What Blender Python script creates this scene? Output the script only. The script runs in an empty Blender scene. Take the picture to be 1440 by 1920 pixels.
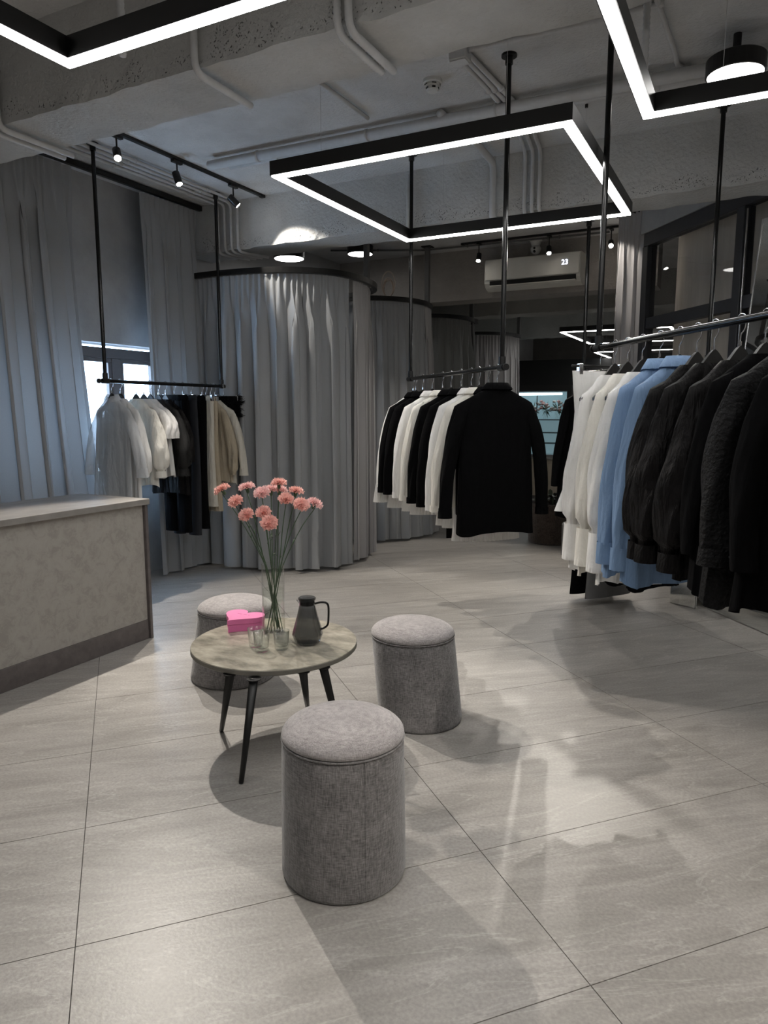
import bpy, bmesh, math, random
from mathutils import Vector, Matrix, noise
from math import sin, cos, pi, radians, sqrt, atan2, hypot

SC = bpy.context.scene
COL = SC.collection
# ---------------------------------------------------------------- camera
F_PX, CXP, CYP, CAM_H = 1331.0, 720.0, 960.0, 1.5
YAW, PIT = radians(27.4), math.atan(190/1331.0)
fw = Vector((-sin(YAW)*cos(PIT), cos(YAW)*cos(PIT), -sin(PIT)))
rt = Vector((cos(YAW), sin(YAW), 0)); upv = rt.cross(fw)
cd = bpy.data.cameras.new('camera'); cam = bpy.data.objects.new('camera', cd); COL.objects.link(cam)
cam.location = (0, 0, CAM_H)
cam.rotation_euler = (pi/2-PIT, 0, YAW)
cd.sensor_fit = 'HORIZONTAL'; cd.sensor_width = 36; cd.lens = 36*F_PX/1440.0
cd.clip_start = 0.05; cd.clip_end = 100
SC.camera = cam
# ---------------------------------------------------------------- world, exposure, main lights
SC.view_settings.view_transform = 'Standard'
SC.view_settings.look = 'None'
SC.view_settings.gamma = 1
SC.view_settings.use_curve_mapping = False
SC.view_settings.exposure = 0.2
LED_POWER = 23.0
SPOT_POWER = 205.0
w = bpy.data.worlds.new('daylight'); SC.world = w; w.use_nodes = True
bg = w.node_tree.nodes['Background']; bg.inputs[0].default_value = (0.55, 0.74, 1.0, 1); bg.inputs[1].default_value = 14.5

def ray(x, y): return fw + rt*((x-CXP)/F_PX) - upv*((y-CYP)/F_PX)
CAMP = Vector((0, 0, CAM_H))
def atz(x, y, z): d = ray(x, y); return CAMP + d*((z-CAM_H)/d.z)
def atY(x, y, Y): d = ray(x, y); return CAMP + d*(Y/d.y)
def atX(x, y, X): d = ray(x, y); return CAMP + d*(X/d.x)
def atD(x, y, D):
    d = ray(x, y); return CAMP + d*(D/(-sin(YAW)*d.x+cos(YAW)*d.y))

# ---------------------------------------------------------------- materials
MATS = {}
def mat(name, col, rough=0.6, metal=0.0, emit=0.0, nscale=0, namt=0.0, bump=0.0, bscale=60, spec=0.5, sheen=0.0, bdist=0.01, bstretch=None,
        stretch=None, transl=0.0, alpha=1.0, rot=0.0, detail=6):
    m = bpy.data.materials.new(name); m.use_nodes = True
    nt = m.node_tree; N = nt.nodes; L = nt.links
    b = N['Principled BSDF']; out = N['Material Output']
    c4 = (col[0], col[1], col[2], 1)
    b.inputs['Base Color'].default_value = c4; b.inputs['Roughness'].default_value = rough
    b.inputs['Metallic'].default_value = metal
    b.inputs['Specular IOR Level'].default_value = spec
    if sheen: b.inputs['Sheen Weight'].default_value = sheen
    if emit: b.inputs['Emission Color'].default_value = c4; b.inputs['Emission Strength'].default_value = emit
    tc = None
    def coords():
        nonlocal tc
        if tc: return tc
        g = N.new('ShaderNodeTexCoord'); mp = N.new('ShaderNodeMapping')
        L.new(g.outputs['Object'], mp.inputs[0])
        if stretch: mp.inputs['Scale'].default_value = stretch
        mp.inputs['Rotation'].default_value = (0, 0, rot)
        tc = mp.outputs[0]; return tc
    if nscale:
        n = N.new('ShaderNodeTexNoise'); n.inputs['Scale'].default_value = nscale; n.inputs['Detail'].default_value = detail
        n.inputs['Roughness'].default_value = 0.65
        L.new(coords(), n.inputs['Vector'])
        r = N.new('ShaderNodeValToRGB'); r.color_ramp.elements[0].position = 0.3; r.color_ramp.elements[1].position = 0.7
        r.color_ramp.elements[0].color = tuple(max(0, v*(1-namt)) for v in col)+(1,)
        r.color_ramp.elements[1].color = tuple(min(1, v*(1+namt)) for v in col)+(1,)
        L.new(n.outputs[0], r.inputs[0]); L.new(r.outputs[0], b.inputs['Base Color'])
    if bump:
        n2 = N.new('ShaderNodeTexNoise'); n2.inputs['Scale'].default_value = bscale; n2.inputs['Detail'].default_value = 5
        if bstretch:
            g2 = N.new('ShaderNodeTexCoord'); mp2 = N.new('ShaderNodeMapping'); mp2.inputs['Scale'].default_value = bstretch
            L.new(g2.outputs['Object'], mp2.inputs[0]); L.new(mp2.outputs[0], n2.inputs['Vector']); n2.inputs['Distortion'].default_value = 0.4
        else: L.new(coords(), n2.inputs['Vector'])
        bp = N.new('ShaderNodeBump'); bp.inputs['Strength'].default_value = bump; bp.inputs['Distance'].default_value = bdist
        L.new(n2.outputs[0], bp.inputs['Height']); L.new(bp.outputs[0], b.inputs['Normal'])
    last = b.outputs[0]
    if transl:
        t = N.new('ShaderNodeBsdfTranslucent'); t.inputs[0].default_value = c4
        mx = N.new('ShaderNodeMixShader'); mx.inputs[0].default_value = transl
        L.new(last, mx.inputs[1]); L.new(t.outputs[0], mx.inputs[2]); last = mx.outputs[0]
    if alpha < 1:
        t = N.new('ShaderNodeBsdfTransparent'); mx = N.new('ShaderNodeMixShader'); mx.inputs[0].default_value = alpha
        L.new(t.outputs[0], mx.inputs[1]); L.new(last, mx.inputs[2]); last = mx.outputs[0]
    L.new(last, out.inputs[0])
    MATS[name] = m; return m

def thin_glass(name, tint, refl=1.0, rough=0.0):
    m = bpy.data.materials.new(name); m.use_nodes = True
    nt = m.node_tree; N = nt.nodes; L = nt.links; N.clear()
    o = N.new('ShaderNodeOutputMaterial'); t = N.new('ShaderNodeBsdfTransparent'); g = N.new('ShaderNodeBsdfGlossy')
    t.inputs[0].default_value = tint+(1,); g.inputs['Roughness'].default_value = rough
    lw = N.new('ShaderNodeLayerWeight'); lw.inputs[0].default_value = 0.5
    fr = N.new('ShaderNodeMath'); fr.operation = 'POWER'; fr.inputs[1].default_value = 3.5; L.new(lw.outputs['Facing'], fr.inputs[0])
    mm = N.new('ShaderNodeMath'); mm.operation = 'MULTIPLY_ADD'; mm.inputs[1].default_value = refl*0.75; mm.inputs[2].default_value = 0.03
    mx = N.new('ShaderNodeMixShader')
    L.new(fr.outputs[0], mm.inputs[0]); L.new(mm.outputs[0], mx.inputs[0]); L.new(t.outputs[0], mx.inputs[1]); L.new(g.outputs[0], mx.inputs[2])
    L.new(mx.outputs[0], o.inputs[0]); return m

def concrete(name, col, pit=0.0, z0=2.97):
    """painted board-marked concrete; pits gather near the lower arris of the beams"""
    m = mat(name, col, 0.85, nscale=1.6, namt=0.16, bump=0.0, spec=0.25)
    nt = m.node_tree; N = nt.nodes; L = nt.links; b = N['Principled BSDF']
    g = N.new('ShaderNodeTexCoord')
    v = N.new('ShaderNodeTexVoronoi'); v.inputs['Scale'].default_value = 62
    nd = N.new('ShaderNodeTexNoise'); nd.inputs['Scale'].default_value = 30; L.new(g.outputs['Object'], nd.inputs['Vector'])
    vm = N.new('ShaderNodeVectorMath'); vm.operation = 'MULTIPLY_ADD'; vm.inputs[1].default_value = (.06, .06, .06); L.new(nd.outputs['Color'], vm.inputs[0]); L.new(g.outputs['Object'], vm.inputs[2])
    L.new(vm.outputs[0], v.inputs['Vector'])
    r = N.new('ShaderNodeValToRGB'); r.color_ramp.elements[0].position = 0.05; r.color_ramp.elements[1].position = 0.28
    L.new(v.outputs['Distance'], r.inputs[0])
    n = N.new('ShaderNodeTexNoise'); n.inputs['Scale'].default_value = 5; n.inputs['Detail'].default_value = 6; L.new(g.outputs['Object'], n.inputs['Vector'])
    th = N.new('ShaderNodeMath'); th.operation = 'ADD'
    L.new(n.outputs[0], th.inputs[0])
    if pit:
        s = N.new('ShaderNodeSeparateXYZ'); L.new(g.outputs['Object'], s.inputs[0])
        a = N.new('ShaderNodeMapRange'); a.inputs['From Min'].default_value = z0+0.015; a.inputs['From Max'].default_value = z0+0.16
        a.inputs['To Min'].default_value = pit; a.inputs['To Max'].default_value = -0.16
        L.new(s.outputs['Z'], a.inputs['Value'])
        gt = N.new('ShaderNodeMath'); gt.operation = 'GREATER_THAN'; gt.inputs[1].default_value = z0+0.014; L.new(s.outputs['Z'], gt.inputs[0])
        gm = N.new('ShaderNodeMath'); gm.operation = 'MULTIPLY_ADD'; gm.inputs[1].default_value = 0.35; gm.inputs[2].default_value = -0.35; L.new(gt.outputs[0], gm.inputs[0])
        ga = N.new('ShaderNodeMath'); ga.operation = 'ADD'; L.new(gm.outputs[0], ga.inputs[0]); L.new(a.outputs[0], ga.inputs[1])
        L.new(ga.outputs[0], th.inputs[1])
    else: th.inputs[1].default_value = -0.17
    rr = N.new('ShaderNodeMapRange'); rr.inputs['From Min'].default_value = 0.52; rr.inputs['From Max'].default_value = 0.62
    L.new(th.outputs[0], rr.inputs['Value'])
    inv = N.new('ShaderNodeMath'); inv.operation = 'SUBTRACT'; inv.inputs[0].default_value = 1; L.new(r.outputs[0], inv.inputs[1])
    mul = N.new('ShaderNodeMath'); mul.operation = 'MULTIPLY'; L.new(inv.outputs[0], mul.inputs[0]); L.new(rr.outputs[0], mul.inputs[1])
    n3 = N.new('ShaderNodeTexNoise'); n3.inputs['Scale'].default_value = 45; n3.inputs['Detail'].default_value = 8; L.new(g.outputs['Object'], n3.inputs['Vector'])
    h = N.new('ShaderNodeMath'); h.operation = 'MULTIPLY_ADD'; h.inputs[1].default_value = -2.2; L.new(mul.outputs[0], h.inputs[0]); L.new(n3.outputs[0], h.inputs[2])
    bp = N.new('ShaderNodeBump'); bp.inputs['Strength'].default_value = 0.8; bp.inputs['Distance'].default_value = 0.014
    L.new(h.outputs[0], bp.inputs['Height']); L.new(bp.outputs[0], b.inputs['Normal'])
    src = b.inputs['Base Color'].links[0].from_socket
    dk = N.new('ShaderNodeMixRGB'); dk.blend_type = 'MIX'; dk.inputs[2].default_value = (0.05, 0.05, 0.048, 1)
    L.new(mul.outputs[0], dk.inputs[0]); L.new(src, dk.inputs[1]); L.new(dk.outputs[0], b.inputs['Base Color'])
    return m

def floor_mat():
    m = mat('floor_stone', (0.42, 0.395, 0.365), 0.4, spec=0.5)
    nt = m.node_tree; N = nt.nodes; L = nt.links; b = N['Principled BSDF']
    g = N.new('ShaderNodeNewGeometry')
    rotn = N.new('ShaderNodeMapping'); rotn.inputs['Rotation'].default_value = (0, 0, radians(-40)); L.new(g.outputs['Position'], rotn.inputs[0])
    mp = N.new('ShaderNodeMapping'); mp.inputs['Scale'].default_value = (0.8, 4.2, 1); L.new(rotn.outputs[0], mp.inputs[0])
    n = N.new('ShaderNodeTexNoise'); n.inputs['Scale'].default_value = 1.7; n.inputs['Detail'].default_value = 9; n.inputs['Roughness'].default_value = 0.68; n.inputs['Distortion'].default_value = 0.9
    L.new(mp.outputs[0], n.inputs['Vector'])
    r = N.new('ShaderNodeValToRGB'); e = r.color_ramp.elements
    e[0].position = 0.28; e[0].color = (0.235, 0.221, 0.203, 1); e[1].position = 0.74; e[1].color = (0.40, 0.38, 0.355, 1)
    k = e.new(0.5); k.color = (0.31, 0.293, 0.272, 1)
    L.new(n.outputs[0], r.inputs[0])
    # pale veins
    n2 = N.new('ShaderNodeTexNoise'); n2.inputs['Scale'].default_value = 1.1; n2.inputs['Detail'].default_value = 10; n2.inputs['Roughness'].default_value = 0.6; n2.inputs['Distortion'].default_value = 1.6
    L.new(mp.outputs[0], n2.inputs['Vector'])
    r2 = N.new('ShaderNodeValToRGB'); e = r2.color_ramp.elements
    e[0].position = 0.485; e[0].color = (0, 0, 0, 1); e[1].position = 0.515; e[1].color = (0, 0, 0, 1); k = e.new(0.5); k.color = (0.3, 0.3, 0.3, 1)
    L.new(n2.outputs[0], r2.inputs[0])
    n3 = N.new('ShaderNodeTexNoise'); n3.inputs['Scale'].default_value = 90; n3.inputs['Detail'].default_value = 4; L.new(g.outputs['Position'], n3.inputs['Vector'])
    mx = N.new('ShaderNodeMixRGB'); mx.blend_type = 'MIX'; mx.inputs[2].default_value = (0.55, 0.53, 0.50, 1)
    L.new(r2.outputs[0], mx.inputs[0]); L.new(r.outputs[0], mx.inputs[1])
    m2 = N.new('ShaderNodeMixRGB'); m2.blend_type = 'OVERLAY'; m2.inputs[0].default_value = 0.35
    L.new(mx.outputs[0], m2.inputs[1]); L.new(n3.outputs[0], m2.inputs[2]); L.new(m2.outputs[0], b.inputs['Base Color'])
    ro = N.new('ShaderNodeMapRange'); ro.inputs['To Min'].default_value = 0.31; ro.inputs['To Max'].default_value = 0.47; L.new(n.outputs[0], ro.inputs['Value']); L.new(ro.outputs[0], b.inputs['Roughness'])
    bp = N.new('ShaderNodeBump'); bp.inputs['Strength'].default_value = 0.12; bp.inputs['Distance'].default_value = 0.004
    L.new(n3.outputs[0], bp.inputs['Height']); L.new(bp.outputs[0], b.inputs['Normal'])
    return m

def fabric(name, col, ws=500, amt=0.35):
    """chenille weave: short vertical and horizontal slubs"""
    m = mat(name, col, 0.95, sheen=0.4, spec=0.1)
    nt = m.node_tree; N = nt.nodes; L = nt.links; b = N['Principled BSDF']
    g = N.new('ShaderNodeTexCoord')
    outs = []
    for sc in ((260, 260, 40), (50, 50, 280)):
        mp = N.new('ShaderNodeMapping'); mp.inputs['Scale'].default_value = sc; L.new(g.outputs['Object'], mp.inputs[0])
        n = N.new('ShaderNodeTexNoise'); n.inputs['Scale'].default_value = 1; n.inputs['Detail'].default_value = 2; L.new(mp.outputs[0], n.inputs['Vector']); outs.append(n.outputs[0])
    n = N.new('ShaderNodeTexNoise'); n.inputs['Scale'].default_value = 14; n.inputs['Detail'].default_value = 6; L.new(g.outputs['Object'], n.inputs['Vector'])
    a = N.new('ShaderNodeMath'); a.operation = 'ADD'; L.new(outs[0], a.inputs[0]); L.new(outs[1], a.inputs[1])
    a2 = N.new('ShaderNodeMath'); a2.operation = 'MULTIPLY_ADD'; a2.inputs[1].default_value = 0.6; L.new(n.outputs[0], a2.inputs[0]); L.new(a.outputs[0], a2.inputs[2])
    r = N.new('ShaderNodeMapRange'); r.inputs['From Min'].default_value = 0.95; r.inputs['From Max'].default_value = 1.65; L.new(a2.outputs[0], r.inputs['Value'])
    c = N.new('ShaderNodeMixRGB'); c.inputs[1].default_value = tuple(v*(1-amt) for v in col)+(1,); c.inputs[2].default_value = tuple(v*(1+amt) for v in col)+(1,)
    L.new(r.outputs[0], c.inputs[0]); L.new(c.outputs[0], b.inputs['Base Color'])
    bp = N.new('ShaderNodeBump'); bp.inputs['Strength'].default_value = 0.5; bp.inputs['Distance'].default_value = 0.003
    L.new(a.outputs[0], bp.inputs['Height']); L.new(bp.outputs[0], b.inputs['Normal'])
    return m

M_FLOOR = floor_mat()
M_GROUT = mat('grout', (0.10, 0.095, 0.09), 0.9)
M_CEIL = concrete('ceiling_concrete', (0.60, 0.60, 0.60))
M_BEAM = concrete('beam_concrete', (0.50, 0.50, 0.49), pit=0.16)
M_WALL = mat('wall_plaster', (0.36, 0.36, 0.36), 0.9, nscale=3, namt=0.12, bump=0.3, bscale=25, spec=0.2)
M_WALLD = mat('dark_wall_plaster', (0.16, 0.15, 0.14), 0.9, nscale=3, namt=0.12, bump=0.3, bscale=25, spec=0.2)
M_WALLW = mat('white_wall_paint', (0.6, 0.6, 0.6), 0.85, nscale=4, namt=0.05)
M_BLACKWALL = mat('black_panel', (0.004, 0.004, 0.004), 0.6, nscale=4, namt=0.1)
M_PIPE = mat('painted_conduit', (0.55, 0.55, 0.55), 0.6, nscale=20, namt=0.06)
M_BLACK = mat('black_powder_coat', (0.004, 0.004, 0.004), 0.38, nscale=30, namt=0.1)
M_STEEL = mat('black_gloss_tube', (0.02, 0.02, 0.02), 0.18, metal=0.6, nscale=20, namt=0.1)
M_CHROME = mat('chrome', (0.75, 0.75, 0.76), 0.2, metal=1.0, nscale=30, namt=0.05)
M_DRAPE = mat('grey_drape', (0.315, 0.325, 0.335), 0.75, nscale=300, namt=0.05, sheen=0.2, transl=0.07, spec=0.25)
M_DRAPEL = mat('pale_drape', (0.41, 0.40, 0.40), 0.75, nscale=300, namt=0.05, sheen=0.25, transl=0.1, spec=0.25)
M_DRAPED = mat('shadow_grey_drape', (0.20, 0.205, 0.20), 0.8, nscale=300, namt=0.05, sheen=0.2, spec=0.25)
M_LED = mat('led_diffuser', (1.0, 0.985, 0.96), 0.5, emit=LED_POWER)
M_LAMP = mat('lamp_diffuser', (1.0, 0.98, 0.95), 0.5, emit=9.0)
M_BULB = mat('spot_lens', (1.0, 0.93, 0.82), 0.5, emit=60.0)
M_STUCCO = None
def stucco():
    m = mat('travertine_stucco', (0.35, 0.325, 0.28), 0.6, spec=0.3)
    nt = m.node_tree; N = nt.nodes; L = nt.links; b = N['Principled BSDF']; g = N.new('ShaderNodeTexCoord')
    n = N.new('ShaderNodeTexNoise'); n.inputs['Scale'].default_value = 16; n.inputs['Detail'].default_value = 10; n.inputs['Roughness'].default_value = 0.75; n.inputs['Distortion'].default_value = 0.5
    L.new(g.outputs['Object'], n.inputs['Vector'])
    r = N.new('ShaderNodeValToRGB'); e = r.color_ramp.elements; e[0].position = 0.40; e[0].color = (0.295, 0.275, 0.25, 1); e[1].position = 0.5; e[1].color = (0.345, 0.325, 0.295, 1)
    k = e.new(0.60); k.color = (0.365, 0.345, 0.315, 1)
    L.new(n.outputs[0], r.inputs[0]); L.new(r.outputs[0], b.inputs['Base Color'])
    bp = N.new('ShaderNodeBump'); bp.inputs['Strength'].default_value = 0.35; bp.inputs['Distance'].default_value = 0.004; L.new(r.outputs[0], bp.inputs['Height']); L.new(bp.outputs[0], b.inputs['Normal'])
    return m
M_STUCCO = stucco()
M_CTOP = mat('grey_laminate_top', (0.25, 0.235, 0.22), 0.35, nscale=6, namt=0.22, stretch=(4, 1, 1))
M_PLINTH = mat('taupe_plinth', (0.115, 0.10, 0.097), 0.55, nscale=14, namt=0.25)
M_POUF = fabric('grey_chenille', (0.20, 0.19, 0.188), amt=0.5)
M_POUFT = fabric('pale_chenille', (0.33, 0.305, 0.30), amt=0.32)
M_TABLE = mat('stone_laminate', (0.36, 0.33, 0.27), 0.13, nscale=7, namt=0.5, detail=12, stretch=(1, 1.8, 1), rot=0.6)
M_TEDGE = mat('table_edge', (0.17, 0.16, 0.135), 0.5, nscale=20, namt=0.1)
M_PINK = mat('pink_card', (0.72, 0.17, 0.38), 0.5, nscale=30, namt=0.04)
M_PINKD = mat('dark_pink_print', (0.45, 0.06, 0.18), 0.6, nscale=30, namt=0.04)
M_PETAL = mat('carnation_petal', (0.95, 0.55, 0.49), 0.7, nscale=60, namt=0.16, transl=0.3)
M_PETALL = mat('pale_carnation_petal', (0.95, 0.62, 0.60), 0.7, nscale=60, namt=0.14, transl=0.3)
M_STEM = mat('stem_green', (0.055, 0.10, 0.05), 0.5, nscale=40, namt=0.3)
M_LEAF = mat('dark_leaf', (0.02, 0.028, 0.015), 0.45, nscale=30, namt=0.3)
M_GLASS = thin_glass('clear_glass', (0.99, 0.995, 0.99))
M_WATER = thin_glass('water', (0.975, 0.99, 0.97), 0.4)
M_SMOKE = thin_glass('smoked_glass', (0.60, 0.61, 0.62), 1.5)
M_PANE = thin_glass('partition_glass', (0.92, 0.92, 0.92), 0.5)
M_MIRROR = mat('mirror_silver', (0.86, 0.88, 0.87), 0.01, metal=1.0)
M_FRAMEB = mat('anthracite_frame', (0.028, 0.03, 0.036), 0.5, nscale=20, namt=0.1)
M_WFRAME = mat('brown_window_frame', (0.07, 0.055, 0.05), 0.5, nscale=20, namt=0.1)
M_AC = mat('ac_plastic', (0.66, 0.65, 0.61), 0.4, nscale=10, namt=0.03)
M_PLASTIC = mat('white_plastic', (0.6, 0.6, 0.58), 0.45, nscale=10, namt=0.03)
M_DISP = mat('ac_digits', (0.75, 0.8, 1.0), 0.5, emit=3.0)
M_BASKET = fabric('brown_wicker', (0.055, 0.042, 0.035), amt=0.6)
M_GREYP = mat('grey_plinth', (0.12, 0.12, 0.12), 0.6, nscale=10, namt=0.1)
M_ROPE = mat('coiled_cable', (0.5, 0.42, 0.36), 0.6, nscale=30, namt=0.1)
M_BEIGEW = mat('beige_counter', (0.36, 0.31, 0.24), 0.6, nscale=6, namt=0.15)
M_FRIDGE = mat('lit_case_back', (0.35, 0.55, 0.62), 0.5, emit=0.35)
M_FTUBE = mat('case_light_tube', (0.8, 0.95, 1.0), 0.5, emit=5)
M_WOODH = mat('black_hanger_wood', (0.008, 0.0075, 0.007), 0.4, nscale=30, namt=0.2)
M_BLACKF = mat('black_wool', (0.0032, 0.0032, 0.0036), 0.95, nscale=40, namt=0.2, spec=0.06, bump=0.35, bscale=9, bdist=0.05, bstretch=(2.2,2.2,.55))
M_BLACKS = mat('black_sheer', (0.0038, 0.0033, 0.0035), 0.6, nscale=12, namt=0.7, spec=0.13, bump=0.9, bscale=9, bdist=0.05, bstretch=(2.2,2.2,.55))
M_LACE = mat('black_lace', (0.005, 0.005, 0.005), 0.7, nscale=60, namt=0.6, alpha=0.8)
M_WHITEF = mat('white_cotton', (0.84, 0.83, 0.81), 0.8, nscale=6, namt=0.04, transl=0.2, bump=0.55, bscale=9, bdist=0.05, bstretch=(2.2,2.2,.55))
M_IVORY = mat('ivory_cotton', (0.81, 0.785, 0.72), 0.8, nscale=6, namt=0.04, transl=0.15, bump=0.55, bscale=9, bdist=0.05, bstretch=(2.2,2.2,.55))
M_SHEER = mat('sheer_white', (0.74, 0.76, 0.78), 0.7, nscale=6, namt=0.04, transl=0.35, alpha=0.82, bump=0.55, bscale=9, bdist=0.05, bstretch=(2.2,2.2,.55))
M_BLUE = mat('light_blue_cotton', (0.165, 0.265, 0.43), 0.7, nscale=6, namt=0.05, transl=0.1, bump=0.55, bscale=9, bdist=0.05, bstretch=(2.2,2.2,.55))
M_BEIGE = mat('beige_fabric', (0.42, 0.36, 0.27), 0.8, nscale=10, namt=0.08, transl=0.1, bump=0.55, bscale=9, bdist=0.05, bstretch=(2.2,2.2,.55))
M_CREAM = mat('cream_fabric', (0.60, 0.57, 0.50), 0.8, nscale=10, namt=0.05, transl=0.1, bump=0.55, bscale=9, bdist=0.05, bstretch=(2.2,2.2,.55))
M_GREYF = mat('grey_satin', (0.13, 0.13, 0.13), 0.5, nscale=10, namt=0.1)
M_NAVY = mat('navy_denim', (0.005, 0.007, 0.012), 0.8, nscale=10, namt=0.2)
M_BUTTON = mat('dark_jewel_button', (0.10, 0.05, 0.04), 0.2, metal=0.5, nscale=200, namt=0.5)
M_BUTTONG = mat('gold_button', (0.35, 0.22, 0.08), 0.25, metal=0.8, nscale=200, namt=0.4)
M_BUTTONW = mat('pearl_button', (0.6, 0.65, 0.7), 0.25, nscale=50, namt=0.1)

# ---------------------------------------------------------------- mesh helpers
def link_mesh(name, verts, faces, m, parent=None, smooth=False, loc=None):
    me = bpy.data.meshes.new(name); me.from_pydata([tuple(v) for v in verts], [], faces); me.update()
    if m: me.materials.append(m)
    if smooth: me.polygons.foreach_set('use_smooth', [True]*len(me.polygons))
    o = bpy.data.objects.new(name, me); COL.objects.link(o)
    if parent: o.parent = parent
    if loc is not None: o.location = loc
    return o
class MB:
    def __init__(s): s.v = []; s.f = []
    def add(s, vs, fs):
        n = len(s.v); s.v += [tuple(v) for v in vs]; s.f += [tuple(i+n for i in f) for f in fs]; return s
    def box(s, x0, x1, y0, y1, z0, z1, M=None):
        vs = [Vector((x, y, z)) for x in (x0, x1) for y in (y0, y1) for z in (z0, z1)]
        if M: vs = [M @ v for v in vs]
        return s.add(vs, [(0,1,3,2),(4,6,7,5),(0,4,5,1),(2,3,7,6),(0,2,6,4),(1,5,7,3)])
    def bbox(s, x0, x1, y0, y1, z0, z1, b=0.004, M=None):
        """bevelled box"""
        vs = []; 
        for x, sx in ((x0, 1), (x1, -1)):
            for y, sy in ((y0, 1), (y1, -1)):
                for z, sz in ((z0, 1), (z1, -1)):
                    vs += [Vector((x, y+sy*b, z+sz*b)), Vector((x+sx*b, y, z+sz*b)), Vector((x+sx*b, y+sy*b, z))]
        if M: vs = [M @ v for v in vs]
        I = lambda i, j, k, a: ((i*2+j)*2+k)*3+a
        fs = []
        for i in (0, 1): fs.append([I(i,0,0,0), I(i,0,1,0), I(i,1,1,0), I(i,1,0,0)])
        for j in (0, 1): fs.append([I(0,j,0,1), I(0,j,1,1), I(1,j,1,1), I(1,j,0,1)])
        for k in (0, 1): fs.append([I(0,0,k,2), I(0,1,k,2), I(1,1,k,2), I(1,0,k,2)])
        for j in (0, 1):
            for k in (0, 1): fs.append([I(0,j,k,1), I(1,j,k,1), I(1,j,k,2), I(0,j,k,2)])
        for i in (0, 1):
            for k in (0, 1): fs.append([I(i,0,k,0), I(i,1,k,0), I(i,1,k,2), I(i,0,k,2)])
        for i in (0, 1):
            for j in (0, 1): fs.append([I(i,j,0,0), I(i,j,1,0), I(i,j,1,1), I(i,j,0,1)])
        for i in (0, 1):
            for j in (0, 1):
                for k in (0, 1): fs.append([I(i,j,k,0), I(i,j,k,1), I(i,j,k,2)])
        return s.add(vs, fs)
    def tube(s, pts, r, n=10, cap=True, ref=None):
        pts = [Vector(p) for p in pts]; R = r if isinstance(r, (list, tuple)) else [r]*len(pts)
        base = len(s.v); prev = None
        for i, p in enumerate(pts):
            t = (pts[min(i+1, len(pts)-1)]-pts[max(i-1, 0)]).normalized()
            if prev is None:
                a = Vector((0, 0, 1)) if abs(t.z) < 0.9 else Vector((1, 0, 0)); u = t.cross(a).normalized()
            else:
                u = (prev - t*prev.dot(t)).normalized()
            prev = u; v = t.cross(u)
            for k in range(n):
                an = 2*pi*k/n; q = p+(u*cos(an)+v*sin(an))*R[i]; s.v.append(tuple(q))
        for i in range(len(pts)-1):
            for k in range(n):
                a = base+i*n+k; b = base+i*n+(k+1) % n; s.f.append((a, b, b+n, a+n))
        if cap:
            s.f.append(tuple(base+k for k in range(n))[::-1]); s.f.append(tuple(base+(len(pts)-1)*n+k for k in range(n)))
        return s
    def lathe(s, prof, n=32, c=(0, 0, 0), shear=(0, 0), rfun=None):
        base = len(s.v)
        for (r, z) in prof:
            for k in range(n):
                a = 2*pi*k/n; rr = r*(rfun(a, z) if rfun else 1)
                s.v.append((c[0]+rr*cos(a)+shear[0]*z, c[1]+rr*sin(a)+shear[1]*z, c[2]+z))
        for i in range(len(prof)-1):
            for k in range(n):
                a = base+i*n+k; b = base+i*n+(k+1) % n; s.f.append((a, b, b+n, a+n))
        if prof[0][0] > 1e-6: s.f.append(tuple(base+k for k in range(n))[::-1])
        if prof[-1][0] > 1e-6: s.f.append(tuple(base+(len(prof)-1)*n+k for k in range(n)))
        return s
    def build(s, name, m, parent=None, smooth=False, loc=None): return link_mesh(name, s.v, s.f, m, parent, smooth, loc)
def tag(o, label=None, cat=None, group=None, kind=None):
    if label: o['label'] = label
    if cat: o['category'] = cat
    if group: o['group'] = group
    if kind: o['kind'] = kind
    return o
def thing(name, loc, label, cat, group=None, rz=0):
    o = bpy.data.objects.new(name, None); o.empty_display_size = 0.1; COL.objects.link(o)
    o.location = loc; o.rotation_euler = (0, 0, rz); return tag(o, label, cat, group)
def autosmooth(o, ang=40):
    me = o.data; me.polygons.foreach_set('use_smooth', [True]*len(me.polygons))
    try: me.set_sharp_from_angle(angle=radians(ang))
    except Exception: pass
    return o
def arc(pts, seg=6):
    """Catmull-Rom through points"""
    P = [Vector(p) for p in pts]; P = [P[0]*2-P[1]]+P+[P[-1]*2-P[-2]]; out = []
    for i in range(1, len(P)-2):
        a, b, c, d = P[i-1], P[i], P[i+1], P[i+2]
        for k in range(seg):
            t = k/seg
            out.append(0.5*((2*b)+(c-a)*t+(2*a-5*b+4*c-d)*t*t+(3*b-a-3*c+d)*t**3))
    out.append(P[-2]); return out

# ================================================================ SETTING
XL, XR, YB, YF, ZC = -4.95, 2.6, -2.6, 17.5, 3.4
# floor slab and tiles
fl = tag(bpy.data.objects.new('floor', None), kind='structure'); COL.objects.link(fl)
MB().box(XL-.3, XR+.3, YB-.3, YF+.3, -0.15, -0.006).build('floor_base', M_GROUT, fl)
def clip_poly(poly, box):
    x0, x1, y0, y1 = box
    for ax, lim, sg in ((0, x0, 1), (0, x1, -1), (1, y0, 1), (1, y1, -1)):
        out = []
        for i in range(len(poly)):
            a, b = poly[i], poly[(i+1) % len(poly)]
            ia, ib = sg*(a[ax]-lim) >= 0, sg*(b[ax]-lim) >= 0
            if ia: out.append(a)
            if ia != ib:
                t = (lim-a[ax])/(b[ax]-a[ax]); out.append((a[0]+t*(b[0]-a[0]), a[1]+t*(b[1]-a[1])))
        poly = out
        if not poly: return []
    return poly
TA = radians(47.6); tu = (cos(TA), sin(TA)); tv = (-sin(TA), cos(TA)); TW, TH = 1.283, 0.6165
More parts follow.
